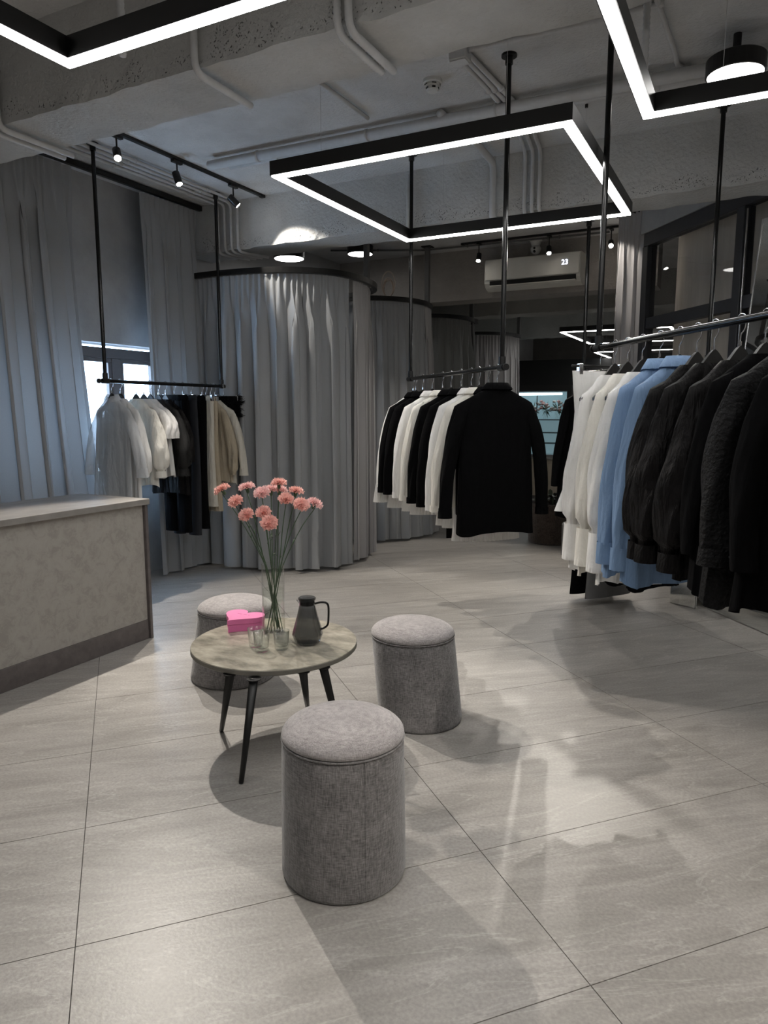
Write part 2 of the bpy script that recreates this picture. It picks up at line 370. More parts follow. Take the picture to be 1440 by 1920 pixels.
for i in range(-7, 16):
    for j in range(-8, 26):
        u0, v0 = -0.193+i*TW, 1.385+j*TH; g = 0.0015
        P = [(u, v) for u, v in ((u0+g, v0+g), (u0+TW-g, v0+g), (u0+TW-g, v0+TH-g), (u0+g, v0+TH-g))]
        P = [(u*tu[0]+v*tv[0], u*tu[1]+v*tv[1]) for u, v in P]
        P = clip_poly(P, (XL, XR, -0.8, 16.5))
        if len(P) < 3: continue
        n = len(P); vs = [(x, y, 0) for x, y in P]+[(x, y, -0.006) for x, y in P]
        fs = [tuple(range(n))]+[(k, k+n, (k+1) % n+n, (k+1) % n) for k in range(n)]
        link_mesh('tile', vs, fs, M_FLOOR, fl)
tiles_back = MB().box(XL, XR, YB, -0.805, -0.006, 0).build('floor_border', M_FLOOR, fl)
# ceiling
tag(MB().box(XL-.3, XR+.3, YB-.3, YF+.3, ZC, ZC+.15).build('ceiling', M_CEIL), kind='structure')
# left wall with a window opening
WY0, WY1, WZ0, WZ1 = 3.2, 5.18, 0.86, 2.07
wl = MB()
wl.box(XL-.3, XL, YB-.3, WY0, 0, ZC); wl.box(XL-.3, XL, WY1, YF+.3, 0, ZC)
wl.box(XL-.3, XL, WY0, WY1, 0, WZ0); wl.box(XL-.3, XL, WY0, WY1, WZ1, ZC)
tag(wl.build('wall_left', M_WALL), kind='structure')
tag(MB().box(XR, XR+.3, YB-.3, YF+.3, 0, ZC).build('wall_right', M_WALLW), kind='structure')
tag(MB().box(XL, XR, YB-.3, YB, 0, ZC).build('wall_rear', M_WALLW), kind='structure')
tag(MB().box(XL, XR, YF, YF+.3, 0, ZC).build('wall_back', M_WALLD), kind='structure')
# window: frame, mullions, panes
wn = tag(bpy.data.objects.new('window_1', None), kind='structure'); COL.objects.link(wn); wn.location = (XL-.2, WY0, WZ0)
W, Hh = WY1-WY0, WZ1-WZ0
f_ = MB(); t_ = 0.07
f_.bbox(-.03, .03, 0, W, 0, t_); f_.bbox(-.03, .03, 0, W, Hh-.11, Hh-.02); f_.bbox(-.03, .03, 0, t_, t_, Hh-.11); f_.bbox(-.03, .03, W-t_, W, t_, Hh-.11)
f_.build('window_frame', M_WFRAME, wn)
YM = atX(214, 700, XL-.2).y-WY0
for ym in (YM-.62, YM): MB().bbox(-.035, .035, ym-.05, ym+.05, t_, Hh-.11).build('mullion', M_WFRAME, wn)
for ya, yb in ((t_, YM-.67), (YM-.57, YM-.05), (YM+.05, W-t_)):
    s_ = MB(); a, b, c, d = ya+.002, yb-.002, t_+.002, Hh-.112
    for q in ((a, b, c, c+.035), (a, b, d-.035, d), (a, a+.035, c+.035, d-.035), (b-.035, b, c+.035, d-.035)): s_.bbox(-.015, .03, *q)
    sh = s_.build('sash', M_WFRAME, wn)
    MB().box(.004, .008, a+.03, b-.03, c+.03, d-.03).build('pane', thin_glass('window_pane', (0.95, 0.98, 1.0), 0.3) if 'wp' not in MATS else MATS['wp'], sh)
MB().bbox(.03, .24, .0, W, -.02, .012).build('window_sill', M_PLASTIC, wn)
# beams
def beam(name, x0, x1, y0, y1, z0, m, amp=0.012, seed=0):
    """grid cross-section extruded along X, arrises chipped by noise"""
    nx = int((x1-x0)/0.05); prof = []
    for k in range(9): prof.append((y0, ZC-(ZC-z0)*k/8))
    nb = max(2, int((y1-y0)/0.06))
    for k in range(1, nb+1): prof.append((y0+(y1-y0)*k/nb, z0))
    for k in range(1, 9): prof.append((y1, z0+(ZC-z0)*k/8))
    vs = []; P = len(prof)
    for i in range(nx+1):
        x = x0+(x1-x0)*i/nx
        for (y, z) in prof:
            e = 1.0 if (z < z0+0.06 and (abs(y-y0) < .03 or abs(y-y1) < .03)) else 0.25
            q = Vector((x*7, y*7+seed, z*7)); dn = noise.noise(q)*amp*e+noise.noise(q*3.1)*amp*0.6*e
            dz = noise.noise(q+Vector((9, 3, 1)))*amp*e
            vs.append((x, y+dn, z+dz if z < ZC-0.01 else z))
    fs = [(i*P+k, i*P+k+1, (i+1)*P+k+1, (i+1)*P+k) for i in range(nx) for k in range(P-1)]
    fs = [f[::-1] for f in fs]
    fs.append(tuple(range(P))); fs.append(tuple(nx*P+k for k in range(P))[::-1])
    return tag(link_mesh(name, vs, fs, m, smooth=False), kind='structure')
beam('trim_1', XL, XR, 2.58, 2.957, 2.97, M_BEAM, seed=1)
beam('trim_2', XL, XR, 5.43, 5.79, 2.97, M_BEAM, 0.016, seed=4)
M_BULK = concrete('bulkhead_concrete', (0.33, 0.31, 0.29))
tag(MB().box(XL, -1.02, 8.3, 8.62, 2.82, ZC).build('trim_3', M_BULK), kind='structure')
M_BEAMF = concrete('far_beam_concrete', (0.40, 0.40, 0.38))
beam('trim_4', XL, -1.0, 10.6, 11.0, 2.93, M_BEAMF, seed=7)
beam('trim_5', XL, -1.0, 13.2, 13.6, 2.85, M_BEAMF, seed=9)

# partition on the right: frame, mullions, panes, backing wall and a header
PA = Vector((-.382, 6.578, 0)); PD = Vector((.561, -.719, 0)).normalized(); PN = Vector((-PD.y, PD.x, 0))  # PN points away from the room
def pmat(off=0): return Matrix.Translation(PA+PN*off) @ Matrix(((PD.x, PN.x, 0, 0), (PD.y, PN.y, 0, 0), (0, 0, 1, 0), (0, 0, 0, 1)))
PM = pmat()
pt = tag(bpy.data.objects.new('window_2', None), kind='structure'); COL.objects.link(pt); pt.matrix_world = PM
S0, S1 = -1.02, 4.45
PZ = 3.15
MB().bbox(S0, S1, -.04, .04, 0.0, .10).build('bottom_rail', M_FRAMEB, pt)
MB().bbox(S0, S1, -.045, .045, PZ-.12, PZ).build('top_rail', M_FRAMEB, pt)
MULL = [S0+.04, 0.36, 1.5, 2.7, 3.9]
for i, sx in enumerate(MULL):
    MB().bbox(sx-.045, sx+.045, -.05, .05, .10, PZ-.12).build('mullion', M_FRAMEB, pt)
    if i: MB().tube([(sx+.075, -.045, 1.0), (sx+.075, -.045, 3.0)], .007, 8).build('pull_bar', M_CHROME, pt)
for a, b in zip(MULL[:-1], MULL[1:]):
    MB().bbox(a+.045, b-.045, -.035, .035, 2.27, 2.37).build('transom', M_FRAMEB, pt)
    for z0, z1 in ((.10, 2.27), (2.37, PZ-.12)):
        MB().box(a+.045, b-.045, -.004, .004, z0, z1).build('pane', M_PANE, pt)
tag(MB().box(S0-.05, S1+.5, .35, .45, 0, ZC, PM).build('wall_partition', mat('greige_drape_wall', (0.66, 0.62, 0.56), 0.9, nscale=2, namt=0.15, stretch=(6, 6, .6))), kind='structure')
tag(MB().box(S0-.03, S1+.1, -.06, .34, PZ, ZC, PM).build('trim_6', M_WALL), kind='structure')

# ================================================================ conduits
def pipe(name, pts, r, label, group=None, m=None, clamps=0, cat='pipe', rib=False):
    pts = [Vector(p) for p in pts]
    o = pts[0]; P = [p-o for p in pts]
    # round the corners
    Q = [P[0]]
    for i in range(1, len(P)-1):
        a, b, c = P[i-1], P[i], P[i+1]; d1 = (a-b); d2 = (c-b); k = min(.06, d1.length*.4, d2.length*.4)
        s, e = b+d1.normalized()*k, b+d2.normalized()*k
        for t in (0, .25, .5, .75, 1): Q.append(s*(1-t)**2+b*2*t*(1-t)+e*t*t)
    Q.append(P[-1])
    if rib:
        R = []; QQ = []
        for i in range(len(Q)-1):
            n = max(1, int((Q[i+1]-Q[i]).length/0.012))
            for k in range(n): QQ.append(Q[i].lerp(Q[i+1], k/n)); R.append(r*(1.12 if len(QQ) % 2 else .9))
        Q = QQ; r_ = R
    else: r_ = r
    t = thing(name, o, label, cat, group)
    b = MB().tube(Q, r_, 8 if r < .02 else 12).build('pipe_run', m or M_PIPE, t, smooth=True)
    # clamps every ~0.8 m along the longest straight run
    for i in range(len(P)-1):
        L_ = (P[i+1]-P[i]).length; n = int(L_/0.8)
        for k in range(n):
            c = P[i].lerp(P[i+1], (k+.5)/n); d = (P[i+1]-P[i]).normalized()
            MB().tube([c-d*.008, c+d*.008], r+.006, 10).build('clamp', m or M_PIPE, t, smooth=True)
    return t
YP = 4.47
pipe('ceiling_pipe', [(-3.79, YP-.03, 3.335), (2.5, YP+.08, 3.335)], .034, 'thick grey pipe running right across the ceiling past the smoke detector')
pipe('ceiling_pipe', [(-3.75, YP+.17, 3.375), (2.5, YP+.27, 3.375)], .018, 'thinner ceiling pipe running just behind the thick cross pipe')
# bundle along left wall top, down the far beam
for k in range(4):
    xx = -4.30-.075*k; zz = 3.375 if k < 2 else 3.375
    pipe('wall_conduit', [(xx, 2.99, zz), (xx, 5.395, zz), (xx, 5.395, 2.94), (xx+.10, 5.72, 2.94)], .013,
         'thin grey ceiling conduit beside the left curtains, %s of four' % ('rightmost', 'second from the right', 'second from the left', 'leftmost')[k], 'conduits along the left ceiling edge', cat='conduit')
# over the near beam
def beam_wrap(x, lab, zt=3.36, r=.016, dx=0.0, y_end=2.93, name='beam_conduit', rib=False):
    return pipe(name, [(x, 2.545, zt), (x, 2.545, 2.94), (x+dx, y_end, 2.94)], r, lab, cat='conduit', rib=rib)
beam_wrap(-3.555, 'grey conduit wrapping the near beam at the far left end, outer one', y_end=3.0)
beam_wrap(-3.625, 'grey conduit wrapping the near beam at the far left end, inner one', y_end=3.0)
q = atY(365, 120, 2.545); beam_wrap(q.x, 'grey conduit bent under the near beam left of its middle')
q = atY(632, 10, 2.545); beam_wrap(q.x, 'ribbed grey conduit bent under the near beam, left one of the pair', rib=True)
beam_wrap(q.x+.05, 'smooth grey conduit bent under the near beam, right one of the pair')
# junction box and runs from it
jb = atz(862, 105, 3.36)
t = thing('junction_box', jb, 'small square grey junction box on the ceiling beside the near beam', 'junction box')
MB().bbox(-.05, .05, -.04, .04, -.03, .04, .006).build('box_body', M_PIPE, t)
MB().bbox(-.045, .045, -.035, .035, -.036, -.03, .002).build('lid', M_PIPE, t)
for k in range(3):
    dx = .045*k
    e = atY(985+k*14, 300, 5.395)
    pipe('centre_conduit', [(jb.x-.03+dx*.7, jb.y+.05, 3.38), (jb.x-.0+dx, 4.75, 3.375), (e.x, 5.395, 3.375), (e.x, 5.395, 2.945), (e.x+.03, 5.75, 2.945)], .014,
         'grey conduit from the junction box down the far beam, %s of three' % ('left', 'middle', 'right')[k], 'conduits from the junction box', cat='conduit')
a = atz(930, 82, 3.38); b = atz(1100, 42, 3.38); c = atz(1250, 5, 3.38)
pipe('flexible_conduit', [jb+Vector((.05, 0, .02)), a, b, c], .015, 'ribbed flexible conduit leaving the junction box towards the right', cat='conduit', rib=True)
a = atz(825, 212, 3.37); b = atz(895, 272, 3.37); e = atY(925, 305, 5.385)
pipe('drain_pipe', [a, Vector((e.x, 5.0, 3.36)), Vector((e.x, 5.385, 3.34)), Vector((e.x, 5.385, 2.93)), Vector((e.x, 5.7, 2.93))], .026, 'thicker grey pipe turning down the far beam between the LED frame bars')
a = atz(600, 155, 3.38); b = atz(690, 222, 3.38)
pipe('short_conduit', [a, b], .013, 'short straight grey conduit on the ceiling above the LED frame', cat='conduit')
e = atY(765, 312, 5.395)
pipe('beam_drop_conduit', [(e.x, 5.395, 3.36), (e.x, 5.395, 2.93)], .012, 'thin upright conduit on the far beam left of the thicker pipe', cat='conduit')
a = atz(1230, -5, 3.38); b = atz(1265, 95, 3.38); c = atz(1270, 125, 3.38); d = atz(1330, 138, 3.38)
pipe('lamp_conduit', [a, b, c, d], .013, 'grey conduit bending to feed the round ceiling lamp at the right', cat='conduit')
for (x, y, lab) in ((131, 20, 'ribbed grey drop conduit above the left corner LED frame'), (1205, 10, 'ribbed grey drop conduit above the right corner LED frame')):
    p = atz(x, y, 3.38) if x > 500 else Vector((-2.19, 2.1, 3.38))
    if x > 500: p = Vector((-0.50, 3.30, 3.38))
    pipe('drop_conduit', [p, (p.x, p.y, 2.80)], .014, lab, cat='conduit', rib=True)
pipe('far_ceiling_cable', [(-4.6, 7.5, 3.38), (-3.6, 8.0, 3.38), (-1.5, 8.1, 3.38)], .01, 'thin dark cable along the ceiling above the air conditioner', cat='cable', m=M_GREYP)

# ================================================================ LED frames
def led_frame(x0, x1, y0, y1, z, label, group=None, wires=True):
    cx_, cy_ = (x0+x1)/2, (y0+y1)/2
    t = thing('led_frame_light', (cx_, cy_, z), label, 'light', group)
    hw, h = .0275, .075; a, b = x1-cx_, y1-cy_
    segs = [(-a, a, -b, -b+2*hw), (-a, a, b-2*hw, b), (-a, -a+2*hw, -b+2*hw, b-2*hw), (a-2*hw, a, -b+2*hw, b-2*hw)]
    for k, (p, q, r, s) in enumerate(segs):
        MB().box(p, q, r, s, .004, h).build('profile', M_BLACK, t)
        i = .007
        if k < 2: MB().box(p+i, q-i, r+i, s-i, -.003, .005).build('diffuser', M_LED, t)
        else: MB().box(p+i, q-i, r-i, s+i, -.003, .005).build('diffuser', M_LED, t)
    if wires:
        for (dx, dy) in ((-a+.3, -b+hw), (a-.3, -b+hw), (-a+.3, b-hw), (a-.3, b-hw)):
            MB().tube([(dx, dy, h), (dx, dy, ZC-z)], .0012, 5).build('suspension_wire', M_PIPE, t)
            MB().tube([(dx, dy, ZC-z-.02), (dx, dy, ZC-z)], .01, 8).build('wire_anchor', M_BLACK, t)
    return t
led_frame(-2.33, -.765, 3.2, 4.84, 2.71, 'rectangular black LED frame light hanging whole in the middle of the room', wires=True)
led_frame(-2.24, -.60, -.05, 1.90, 2.70, 'rectangular LED frame light cropped by the upper left corner of the photo')
led_frame(-.50, 1.2, 1.45, 3.30, 2.70, 'rectangular LED frame light cropped by the upper right corner of the photo')
led_frame(-2.66, -1.1, 10.85-.07, 12.9, 2.65, 'small far LED frame light seen beyond the air conditioner wall, nearer one')
led_frame(-2.95, -1.2, 14.7, 16.6, 2.65, 'smallest LED frame light in the far room, behind and below the other', wires=False)

# ================================================================ round ceiling lamps
def round_lamp(p, r, h, label, stem=0):
    t = thing('round_ceiling_lamp', p, label, 'lamp')
    MB().lathe([(r-.006, 0), (r, .004), (r, h-.004), (r-.004, h), (0.0, h)], 40).build('housing', M_BLACK, t, smooth=False)
    MB().lathe([(0.0, -.012), (r*.7, -.010), (r-.01, -.002), (r-.008, .003), (0, .003)], 40).build('diffuser', M_LAMP, t, smooth=True)
    if stem > 0: MB().tube([(0, 0, h), (0, 0, h+stem)], .02, 12).build('stem', M_BLACK, t)
    return t
round_lamp((-4.40, 6.35, 3.06), .16, .07, 'round black ceiling lamp over the nearest fitting room, left of two', ZC-3.13)
round_lamp((-4.20, 7.50, 3.30), .15, .095, 'round black ceiling lamp farther back, right of the two above the fitting rooms')
round_lamp((-.205, 4.30, 3.20), .142, .08, 'round black ceiling lamp at the upper right above the corner LED frame', ZC-3.285)

# ================================================================ spots
def spotlight(p, aim, label, power, light=True, size=62, drop=.13, blend=.35, tm=None):
    t = thing('track_spotlight', p, label, 'spotlight')
    MB().bbox(-.016, .016, -.05, .05, -.025, 0, .003).build('adapter', M_BLACK, t)
    MB().tube([(0, 0, -.02), (0, 0, -drop+.03)], .006, 8).build('stem', M_BLACK, t)
    d = (Vector(aim)-(Vector(p)+Vector((0, 0, -drop)))).normalized(); c = Vector((0, 0, -drop))
    h = MB().tube([c-d*.05, c-d*.046, c+d*.046, c+d*.05], [.022, .028, .028, .026], 16).build('barrel', M_BLACK, t, smooth=False); autosmooth(h)
    MB().tube([c+d*.0505, c+d*.055], [.023, .018], 16).build('lens', M_BULB, t)
    if light:
        ld = bpy.data.lights.new('spot_beam', 'SPOT'); ld.energy = power; ld.spot_size = radians(size); ld.spot_blend = blend; ld.shadow_soft_size = .02
        ld.color = (1, .93, .84); lo = bpy.data.objects.new('spot_beam', ld); COL.objects.link(lo); lo.parent = t
        lo.location = c+d*.07; lo.rotation_euler = d.to_track_quat('-Z', 'Y').to_euler()
    return t
def track(a, b, label):
    a, b = Vector(a), Vector(b); t = thing('light_track', a, label, 'light track'); d = b-a; n = d.normalized(); s = Vector((-n.y, n.x, 0))*.017
    vs = []
    for p in (Vector((0, 0, 0)), d):
        for k, z in ((-1, 0), (1, 0), (1, .02), (-1, .02)): vs.append(p+s*k+Vector((0, 0, z)))
    link_mesh('rail', vs, [(0,1,2,3),(7,6,5,4),(0,4,5,1),(1,5,6,2),(2,6,7,3),(3,7,4,0)], M_BLACK, t)
    for p in (Vector((0, 0, 0)), d): MB().box(p.x-.02, p.x+.02, p.y-.02, p.y+.02, -.004, .019).build('end_cap', M_BLACK, t)
TX = -4.02
track((TX, 3.66, 3.38), (TX, 5.40, 3.38), 'black track on the ceiling by the left curtains, holding three spots')
spotlight((TX, 3.76, 3.38), (-1.7, 2.0, 0), 'brightest spotlight at the near end of the left track', SPOT_POWER*1.5)
spotlight((TX, 4.34, 3.38), (-2.6, 4.2, 0.0), 'middle black spotlight of the left track', SPOT_POWER)
spotlight((TX, 5.0, 3.38), (-3.4, 5.7, 2.4), 'far black spotlight of the left track beside the far beam', SPOT_POWER*.25)
track((-3.1, 7.95, 3.38), (-1.15, 7.95, 3.38), 'dark track on the ceiling in front of the air conditioner')
spotlight((-2.90, 7.93, 3.38), (-2.6, 6.0, 0), 'bright spotlight above the left end of the air conditioner', SPOT_POWER*.5, drop=.16)
spotlight((-2.10, 7.93, 3.38), (-1.3, 5.5, 0), 'bright spotlight above the right half of the air conditioner', SPOT_POWER*.5, drop=.16)
spotlight((-1.45, 7.93, 3.38), (-.5, 3.5, 0), 'bright spotlight right of the air conditioner near the tall pale curtain', SPOT_POWER*.7, drop=.16)
track((1.9, .2, 3.38), (1.9, 4.2, 3.38), 'black track on the ceiling beyond the right clothes rail')
spotlight((1.9, 3.9, 3.38), (-.3, 3.2, .8), 'spotlight of the right track behind the right clothes rail', SPOT_POWER*1.0, size=75)
spotlight((1.9, 1.2, 3.38), (.6, 1.7, 0), 'spotlight of the right track near the camera side', SPOT_POWER*.8, size=60)

# ================================================================ smoke detector, camera, air conditioner
p = atz(811, 150, 3.4)
t = thing('smoke_detector', (p.x, p.y, 3.4), 'round white smoke detector on the ceiling left of the hanging pole', 'smoke detector')
MB().lathe([(0.0, 0), (.055, 0), (.055, -.018), (.05, -.022), (0, -.022)], 32).build('base', M_PLASTIC, t)
MB().lathe([(.0, -.022), (.045, -.022), (.045, -.034), (.035, -.036), (0.035, -.042), (.037, -.055), (.030, -.064), (.0, -.066)], 32).build('sensor_dome', M_PLASTIC, t, smooth=False)
for k in range(5):
    a = 2*pi*k/5; MB().box(-.013, .013, .043, .0465, -.033, -.027, Matrix.Rotation(a, 4, 'Z')).build('vent_slot', M_BLACK, t)
    MB().box(-.010, .010, .034, .0385, -.053, -.043, Matrix.Rotation(a, 4, 'Z')).build('vent_slot', M_BLACK, t)
p = atY(1005, 452, 8.15)
t = thing('security_camera', (p.x, p.y, 3.4), 'small white dome security camera on the ceiling above the air conditioner', 'camera')
MB().lathe([(0, 0), (.07, 0), (.07, -.02), (.06, -.03), (.045, -.075), (.0, -.08)], 24).build('mount', M_PLASTIC, t)
MB().lathe([(0, -.17), (.035, -.16), (.055, -.13), (.058, -.10), (.045, -.075), (0, -.07)], 24).build('camera_ball', M_PLASTIC, t, smooth=True)
for dz in (-.105, -.14): MB().tube([(0, -.045, dz), (0, -.062, dz)], .013, 12).build('lens', M_BLACK, t)
t = thing('air_conditioner', (-2.33, 8.3, 2.87), 'wall-mounted white air conditioner showing 23 on its display', 'air conditioner')
prof = [(0, 0.02), (-.10, 0.0), (-.19, .03), (-.235, .075), (-.24, .30), (-.20, .345), (0, .35)]
L2 = .545; vs = [(x, y, z) for x in (-L2, L2) for (y, z) in prof]; n = len(prof)
fs = [(k, k+n, (k+1) % n+n, (k+1) % n) for k in range(n)]+[tuple(range(n)), tuple(range(n, 2*n))[::-1]]
link_mesh('housing', vs, fs, M_AC, t)
MB().bbox(-.48, .50, -.247, -.205, .045, .10, .004, ).build('outlet', M_BLACK, t)
MB().bbox(-.48, .50, -.252, -.212, .038, .05, .003).build('louvre', M_AC, t)
MB().bbox(-.535, .535, -.250, -.235, .108, .335, .006).build('front_panel', M_AC, t)
fc = bpy.data.curves.new('digits', 'FONT'); fc.body = '23'; fc.size = .075; fc.extrude = .001
fo = bpy.data.objects.new('digits_src', fc); COL.objects.link(fo); bpy.context.view_layer.update()
me = bpy.data.meshes.new_from_object(fo); bpy.data.objects.remove(fo); me.materials.clear(); me.materials.append(M_DISP)
dg = bpy.data.objects.new('display', me); COL.objects.link(dg); dg.parent = t; dg.location = (.34, -.252, .21); dg.rotation_euler = (pi/2, 0, 0)

# ================================================================ curtains
def curtain(name, path, ztop, zbot, label, m, fold=.16, amp=.045, seed=0, flare=0.0, group=None, head=.10, flare_ends=(0, 0), top_amp=.012, cat='curtain', dens=.011, rows=22):
    rnd = random.Random(seed)
    P = arc([(x, y, 0) for x, y in path], 8)
    S = [0]
    for i in range(1, len(P)): S.append(S[-1]+(P[i]-P[i-1]).length)
    Lt = S[-1]; n = int(Lt/dens)+2
    def at(s):
        s = max(0, min(Lt, s))
        for i in range(1, len(S)):
            if s <= S[i]+1e-9: break
        t = (s-S[i-1])/max(1e-9, S[i]-S[i-1]); p = P[i-1].lerp(P[i], t); d = (P[min(i+1, len(P)-1)]-P[max(0, i-2)]).normalized()
        return p, d
    # irregular fold boundaries
    kn = [0]
    while kn[-1] < Lt: kn.append(kn[-1]+fold*rnd.uniform(.7, 1.35))
    am = [rnd.uniform(.65, 1.25) for _ in kn]; ph0 = rnd.uniform(0, 6); sk = [rnd.uniform(-.35, .35) for _ in kn]
    def phase(s):
        for i in range(1, len(kn)):
            if s <= kn[i]: return i-1+(s-kn[i-1])/(kn[i]-kn[i-1]), i-1
        return len(kn)-1, len(kn)-2
    zs = [0, .02, .05, .09, .13]; zs = [z/1.0 for z in zs]
    H = ztop-zbot
    vv = [0, head*.35/H, head*.7/H, head/H, head*1.25/H, head*1.6/H]+[head*1.6/H+(1-head*1.6/H)*k/(rows-6) for k in range(1, rows-5)]
    vs = []
    for v in vv:
        z = ztop-H*v; g = min(1, max(0, (v*H-head)/.5)); g = g*g*(3-2*g)
        for i in range(n+1):
            s = Lt*i/n; p, d = at(s); nn = Vector((d.y, -d.x, 0))
            pp, k = phase(s+sk[min(len(sk)-1, 0)]*0)
            k2 = min(k+1, len(am)-1); fr_ = pp-k; fr_ = fr_*fr_*(3-2*fr_); aa = am[k]*(1-fr_)+am[k2]*fr_
            wb = (sk[k]*(1-fr_)+sk[k2]*fr_)
            a = sin(2*pi*(pp+wb*.35*(v-.3)*g)); shape = a+.22*sin(4*pi*pp+1.1)+.16*sin(2*pi*pp*.5+ph0)*2
            off = amp*aa*shape*g*(0.8+.35*v)
            off += top_amp*sin(2*pi*pp*3+ph0)*(1-g)
            tang = amp*.62*sin(4*pi*pp+.4)*g*aa
            u = (s/Lt)
            ex = flare*v
            sh = (flare_ends[0]*(1-u)**2*-1+flare_ends[1]*u**2)*v*v
            q = p+nn*(off+ex)+d*(tang+sh)
            vs.append((q.x, q.y, z+.006*sin(pp*6.28)*v))
    W_ = n+1
    fs = [(r*W_+i, r*W_+i+1, (r+1)*W_+i+1, (r+1)*W_+i) for r in range(len(vv)-1) for i in range(n)]
    o = Vector((sum(p.x for p in P)/len(P), sum(p.y for p in P)/len(P), 0))
    t = thing(name, o, label, cat, group)
    link_mesh('cloth', [(x-o.x, y-o.y, z) for x, y, z in vs], fs, m, t, smooth=True)
    # gathered header tape
    tp = []; 
    for zt in (ztop+.004, ztop-.016):
        for i in range(n+1):
            s = Lt*i/n; p, d = at(s); nn = Vector((d.y, -d.x, 0)); pp, k = phase(s)
            q = p+nn*(top_amp*sin(2*pi*pp*3+ph0)+.003); tp.append((q.x-o.x, q.y-o.y, zt))
    link_mesh('header_tape', tp, [(i, i+1, W_+i+1, W_+i) for i in range(n)], m, t, smooth=True)
    return t
def curved_rail(name, path, z, label, poles, w_=.022, h=.05, cat='curtain rail'):
    P = arc([(x, y, 0) for x, y in path], 8); o = P[0].copy(); o.z = z
    t = thing(name, o, label, cat); vs = []
    for i, p in enumerate(P):
        d = (P[min(i+1, len(P)-1)]-P[max(0, i-1)]).normalized(); nn = Vector((d.y, -d.x, 0))
        for a, b in ((-w_, 0), (w_, 0), (w_, h), (-w_, h)):
            q = p+nn*a; vs.append((q.x-o.x, q.y-o.y, b))
    fs = [(i*4+k, i*4+(k+1) % 4, i*4+4+(k+1) % 4, i*4+4+k) for i in range(len(P)-1) for k in range(4)]+[(3, 2, 1, 0), tuple(len(vs)-4+k for k in range(4))]
    link_mesh('rail_band', vs, fs, M_BLACK, t)
    for (x, y) in poles:
        MB().box(x-o.x-.025, x-o.x+.025, y-o.y-.025, y-o.y+.025, h, ZC-z).build('pole', M_BLACK if (x, y) != poles[0] or name != 'fitting_room_rail' else M_GREYP, t)
        MB().bbox(x-o.x-.06, x-o.x+.06, y-o.y-.06, y-o.y+.06, ZC-z-.012, ZC-z).build('ceiling_plate', M_BLACK, t)
    return t
# window curtains
track_o = thing('curtain_track', (-4.74, 2.99, 3.36), 'black curtain track along the ceiling above the left window curtains', 'curtain track')
MB().box(-.018, .018, 0, 2.42, -.012, .03).build('rail_band', M_BLACK, track_o)
MB().box(-.022, .022, 0, .03, -.016, .034).build('end_cap', M_BLACK, track_o)
curtain('window_curtain', [(-4.74, 2.45), (-4.74, 3.1), (-4.74, 3.98)], 3.33, .02, 'tall grey curtain at the far left behind the counter', M_DRAPE, fold=.2, amp=.055, seed=3, flare=.04, flare_ends=(0, .22))
curtain('window_curtain', [(-4.74, 4.66), (-4.74, 5.0), (-4.74, 5.34)], 3.33, .02, 'tall grey curtain right of the window behind the left clothes rail', M_DRAPE, fold=.15, amp=.045, seed=5, flare=.04, flare_ends=(0, .05))
# fitting rooms
RZ = 2.71
r1 = [(-4.95, 5.28), (-4.4, 5.26), (-3.86, 5.36), (-3.52, 5.62), (-3.40, 5.98), (-3.44, 6.4), (-3.62, 6.72), (-3.95, 6.88), (-4.4, 6.9), (-4.95, 6.9)]
curved_rail('fitting_room_rail', r1, RZ, 'curved black rail of the nearest fitting room', [(-3.72, 6.78)])
curtain('fitting_room_curtain', [(-4.78, 5.27), (-4.3, 5.26), (-3.86, 5.36), (-3.52, 5.62), (-3.42, 5.88)], RZ-.01, .03, 'wide pale grey curtain round the nearest fitting room', M_DRAPE, fold=.165, amp=.072, seed=11, flare=.0, flare_ends=(0, .0))
curtain('fitting_room_curtain', [(-3.42, 5.98), (-3.46, 6.3), (-3.60, 6.62)], RZ-.01, .03, 'narrow rosy grey end curtain closing the nearest fitting room on its right', M_DRAPEL, fold=.15, amp=.05, seed=12, flare=.0, flare_ends=(0, -.1))
r2 = [(-4.95, 7.05), (-4.3, 7.05), (-3.85, 7.15), (-3.57, 7.45), (-3.50, 7.82), (-3.62, 8.2), (-3.95, 8.42), (-4.95, 8.45)]
curved_rail('fitting_room_rail', r2, RZ, 'curved black rail of the second fitting room, with a cable coil on it', [(-3.53, 7.92)])
curtain('fitting_room_curtain', [(-4.6, 7.04), (-4.3, 7.05), (-3.85, 7.15), (-3.57, 7.45), (-3.50, 7.75)], RZ-.01, .03, 'grey curtain round the second fitting room, behind the centre clothes rail', M_DRAPE, fold=.16, amp=.05, seed=13, flare=.10)
curtain('fitting_room_curtain', [(-3.50, 7.80), (-3.56, 8.08), (-3.66, 8.24)], RZ-.01, .03, 'narrow pale end curtain on the right of the second fitting room', M_DRAPEL, fold=.13, amp=.04, seed=14, flare=.12)
r3 = [(-4.95, 8.7), (-4.2, 8.7), (-3.8, 8.85), (-3.58, 9.15), (-3.55, 9.5), (-3.7, 9.8), (-4.95, 9.95)]
curved_rail('fitting_room_rail', r3, RZ, 'curved dark rail of the third fitting room', [(-3.60, 9.6)])
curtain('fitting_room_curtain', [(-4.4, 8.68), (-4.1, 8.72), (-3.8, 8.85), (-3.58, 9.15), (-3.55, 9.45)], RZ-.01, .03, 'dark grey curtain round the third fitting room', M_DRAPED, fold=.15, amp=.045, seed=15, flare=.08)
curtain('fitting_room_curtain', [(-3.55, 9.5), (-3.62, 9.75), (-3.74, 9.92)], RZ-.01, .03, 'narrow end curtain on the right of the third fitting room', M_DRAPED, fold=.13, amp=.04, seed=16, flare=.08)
r4 = [(-4.95, 11.05), (-4.1, 11.1), (-3.7, 11.4), (-3.6, 11.9), (-3.9, 12.3)]
